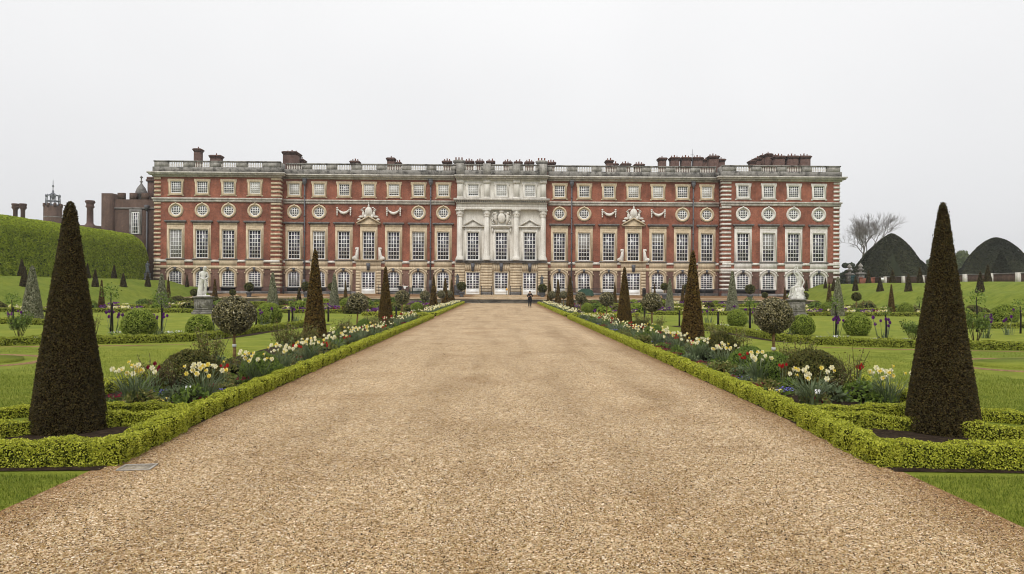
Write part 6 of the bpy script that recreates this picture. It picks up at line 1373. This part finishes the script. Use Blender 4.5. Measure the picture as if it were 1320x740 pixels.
for i, (u, v, zc, sc, lb) in enumerate(((15,424,1.35,1,'thin standard rose at the far left photo edge'),(142.5,431,1.75,1.1,'thin standard rose right of the left front obelisk'),(207.5,430,1.45,1.2,'thin standard rose between the two left green balls'),(376,418,1.2,.9,'small standard rose left of the second left obelisk'),(966,420,1.3,1,'small standard rose right of the right bright ball'),(1077,437,1.45,1,'thin standard rose between the two right balls'),(1141,440,1.2,.7,'thin staked standard left of the right front obelisk'),(1258.5,428,1.7,1.25,'thin standard rose right of the front right obelisk'),(1315,430,1.3,1,'standard rose cut by the right photo edge'),(1184.6,405,1.2,.9,'small standard rose at the bank foot by the front right obelisk'))):
    p = at(u, v); o = tag(empty('standard_rose', (p.x, p.y, 0)), lb, 'standard rose', 'thin standard roses'); b = MB(); b.tube([(0,0,0),(.02,0,zc*.5),(0,0,zc)], [.03,.026,.022], 6); b.tube([(.06,.02,0),(.06,.02,zc*.75)], .028, 5); b.build('stem', STAKE, o); inst('crown', STC[i % 2], o, (0,0,zc), i, (sc, sc, sc))
for i, (u, v) in enumerate(((52,438),(80,438),(152,432),(190,433),(213,432),(225,432),(255,436),(312,421),(320,420),(345,421),(1026,437),(1085,438),(1125,439),(1165,441),(985,430),(1003,432),(906,421),(931,422),(1060,437),(1130,440))):
    patch('white', at(u, v), .8+.2*(i % 3), f'low white daisies behind the olive hedge, {"left" if u < 646 else "right"} lawn', f'white daisies behind the {"left" if u < 646 else "right"} olive hedge')

# ---- far borders: small shrubs, bedding and balls before the banks and the terrace
FB = {'purple': clump_lo('flower_clump', 16, .35, .06, .55, .40, 16, .19, [SHRUB, PURP, CREAM], 701, .12), 'cream': clump_lo('flower_clump', 16, .35, .06, .55, .38, 16, .17, [SHRUB, CREAM, YELL], 702, .2), 'red': clump_lo('flower_clump', 16, .35, .06, .5, .35, 10, .16, [SHRUB, CRIM, PURP], 703, .3)}
BUSH = [ball_mesh('small_bush', [m, c_], .6, 700, .16, .09, 710+i, zs, -.5, .9, .35, bp, .86) for i, (m, c_, zs, bp) in enumerate(((SHRUB, YEWGC, .8, .10), (YEWG, YEWGC, .85, .05), (ROSE, YEWGC, .9, .12), (BALL, BALLC, .85, .06)))]
rg = random.Random(77)
for s in (-1, 1):
    S = SIDE[s]
    for (ya, yb_, xa, xb_, nfl, nb, wh) in ((56.3, 60, 13, 42, 34, 15, 'border at the bank foot'), (68.3, 70.6, 12, 40, 16, 12, 'middle border'), (84.5, 93, 9.5, 41, 16, 22, 'border before the terrace'), (52, 80, 7.4, 11.5, 14, 13, 'bed beside the far walk')):
        for k in range(nfl):
            kd = rg.choice(('purple','purple','cream','cream','red')) if ya != 52 else rg.choice(('purple','purple','red'))
            tag(inst('flower_clump', FB[kd], None, (s*rg.uniform(xa, xb_), rg.uniform(ya, yb_), 0), rg.uniform(-.7,.7), rg.uniform(.75,1.1)), f'distant {kd} flowers in the {S} {wh}', 'flowers', f'{kd} flowers of the {S} {wh}')
        for k in range(nb):
            m = rg.choice((0,0,1,1,2,3)); sc = rg.uniform(.65,1.25)
            tag(inst('small_bush', BUSH[m], None, (s*rg.uniform(xa, xb_), rg.uniform(ya, yb_), .2*sc), rg.uniform(0,6), sc), f'small {["leafy green","dark clipped","loose olive","bright green"][m]} bush in the {S} {wh}', 'bush', f'{["leafy green","dark clipped","loose olive","bright green"][m]} bushes of the {S} {wh}')
# small dark-leaved lollipops of the far garden
for i, (u, v, rpx, Y, lb) in enumerate(((250.5,377,5,80,'small dark lollipop tree behind the statue pedestal'),(300,377,4.2,82,'small dark lollipop tree above the large left lollipop holly'),(1037.5,381.5,5,78,'small dark lollipop tree right of the seated statue'),(1104,382.5,6,66,'small dark lollipop tree before the right bank'),(986,380.5,4,86,'dark small lollipop by the terrace left of the seated statue'),(569,379.5,5.2,80,'grey-green lollipop between the fourth and fifth left obelisks'),(578.5,379,5,88,'grey-green lollipop behind the fifth left obelisk'),(726.5,380,5.2,80,'grey-green lollipop between the fourth and fifth right obelisks'),(712,380,5,88,'grey-green lollipop behind the fifth right obelisk'))):
    R = rpx*Y/F; zc = px_z(u, v, Y); o = tag(empty('lollipop_tree', (at_depth(u, Y), Y, 0)), lb, 'clipped tree', 'small dark lollipop trees'); inst('crown', CR[2] if i > 4 else PC, o, (0,0,zc), i, R/(.56 if i > 4 else .62)); inst('trunk', TRK, o, (0,0,0), 0, (1, 1, max(.5, (zc-R*.5)/.9)))

# ---- plant labels
for s, u, v, lb in ((-1, 243, 519, 'small white tilted plant label on a spike in the left bed'), (1, 1054.5, 524, 'small white tilted plant label on a dark spike in the right bed')):
    p = at(u, v); o = tag(empty('plant_label', (p.x, p.y, 0), -.3*s), lb, 'plant label', 'plant labels'); b = MB(); b.box(-.008,.008,-.005,.005,-.05,.24); b.build('spike', IRON, o)
    b = MB(); V = [(-.055,-.012,.225),(.055,-.012,.225),(.055,.055,.285),(-.055,.055,.285)]; b.add([*V, *[(x,y+.006,z-.006) for x,y,z in V]], [(0,1,2,3),(7,6,5,4),(0,4,5,1),(1,5,6,2),(2,6,7,3),(3,7,4,0)]); b.build('plate', WHITE, o)

# ---- leafy perennials filling the long beds
LP = [ball_mesh('leafy_plant', [m, YEWGC], .26, 420, .075, .035, 900+i, .75, -.3, 1.0, .5, .14, .5) for i, m in enumerate((SHRUB, ROSE, BLADE))]
rg = random.Random(123)
for s in (-1, 1):
    for k in range(60):
        Y = 12.4+35*(k/60)**1.35+rg.uniform(-.3,.3); m = k % 3; xx = rg.uniform(5.0, 7.1); sc = rg.uniform(.75, 1.45)
        tag(inst('leafy_plant', LP[m], None, (s*xx, Y, .05*sc), rg.uniform(0,6), (sc, sc, sc*rg.uniform(.8,1.3))), f'low {["fresh green","olive","grey-green"][m]} leafy plant among the flowers of the {SIDE[s]} bed', 'plant', f'{["fresh green","olive","grey-green"][m]} leafy plants of the {SIDE[s]} bed')
# ---- thin mist over the whole garden
hz = NT('mist'); pv = hz.n('ShaderNodeVolumePrincipled'); pv.inputs['Density'].default_value = .0003; pv.inputs['Color'].default_value = (.93,.94,.96,1); pv.inputs['Anisotropy'].default_value = .2; hz.l(pv.outputs[0], hz.out.inputs['Volume'])
b = MB(); b.box(-720, 720, -70, 920, -1.5, 36); tag(b.build('haze', hz.m), None, None, None, 'stuff')
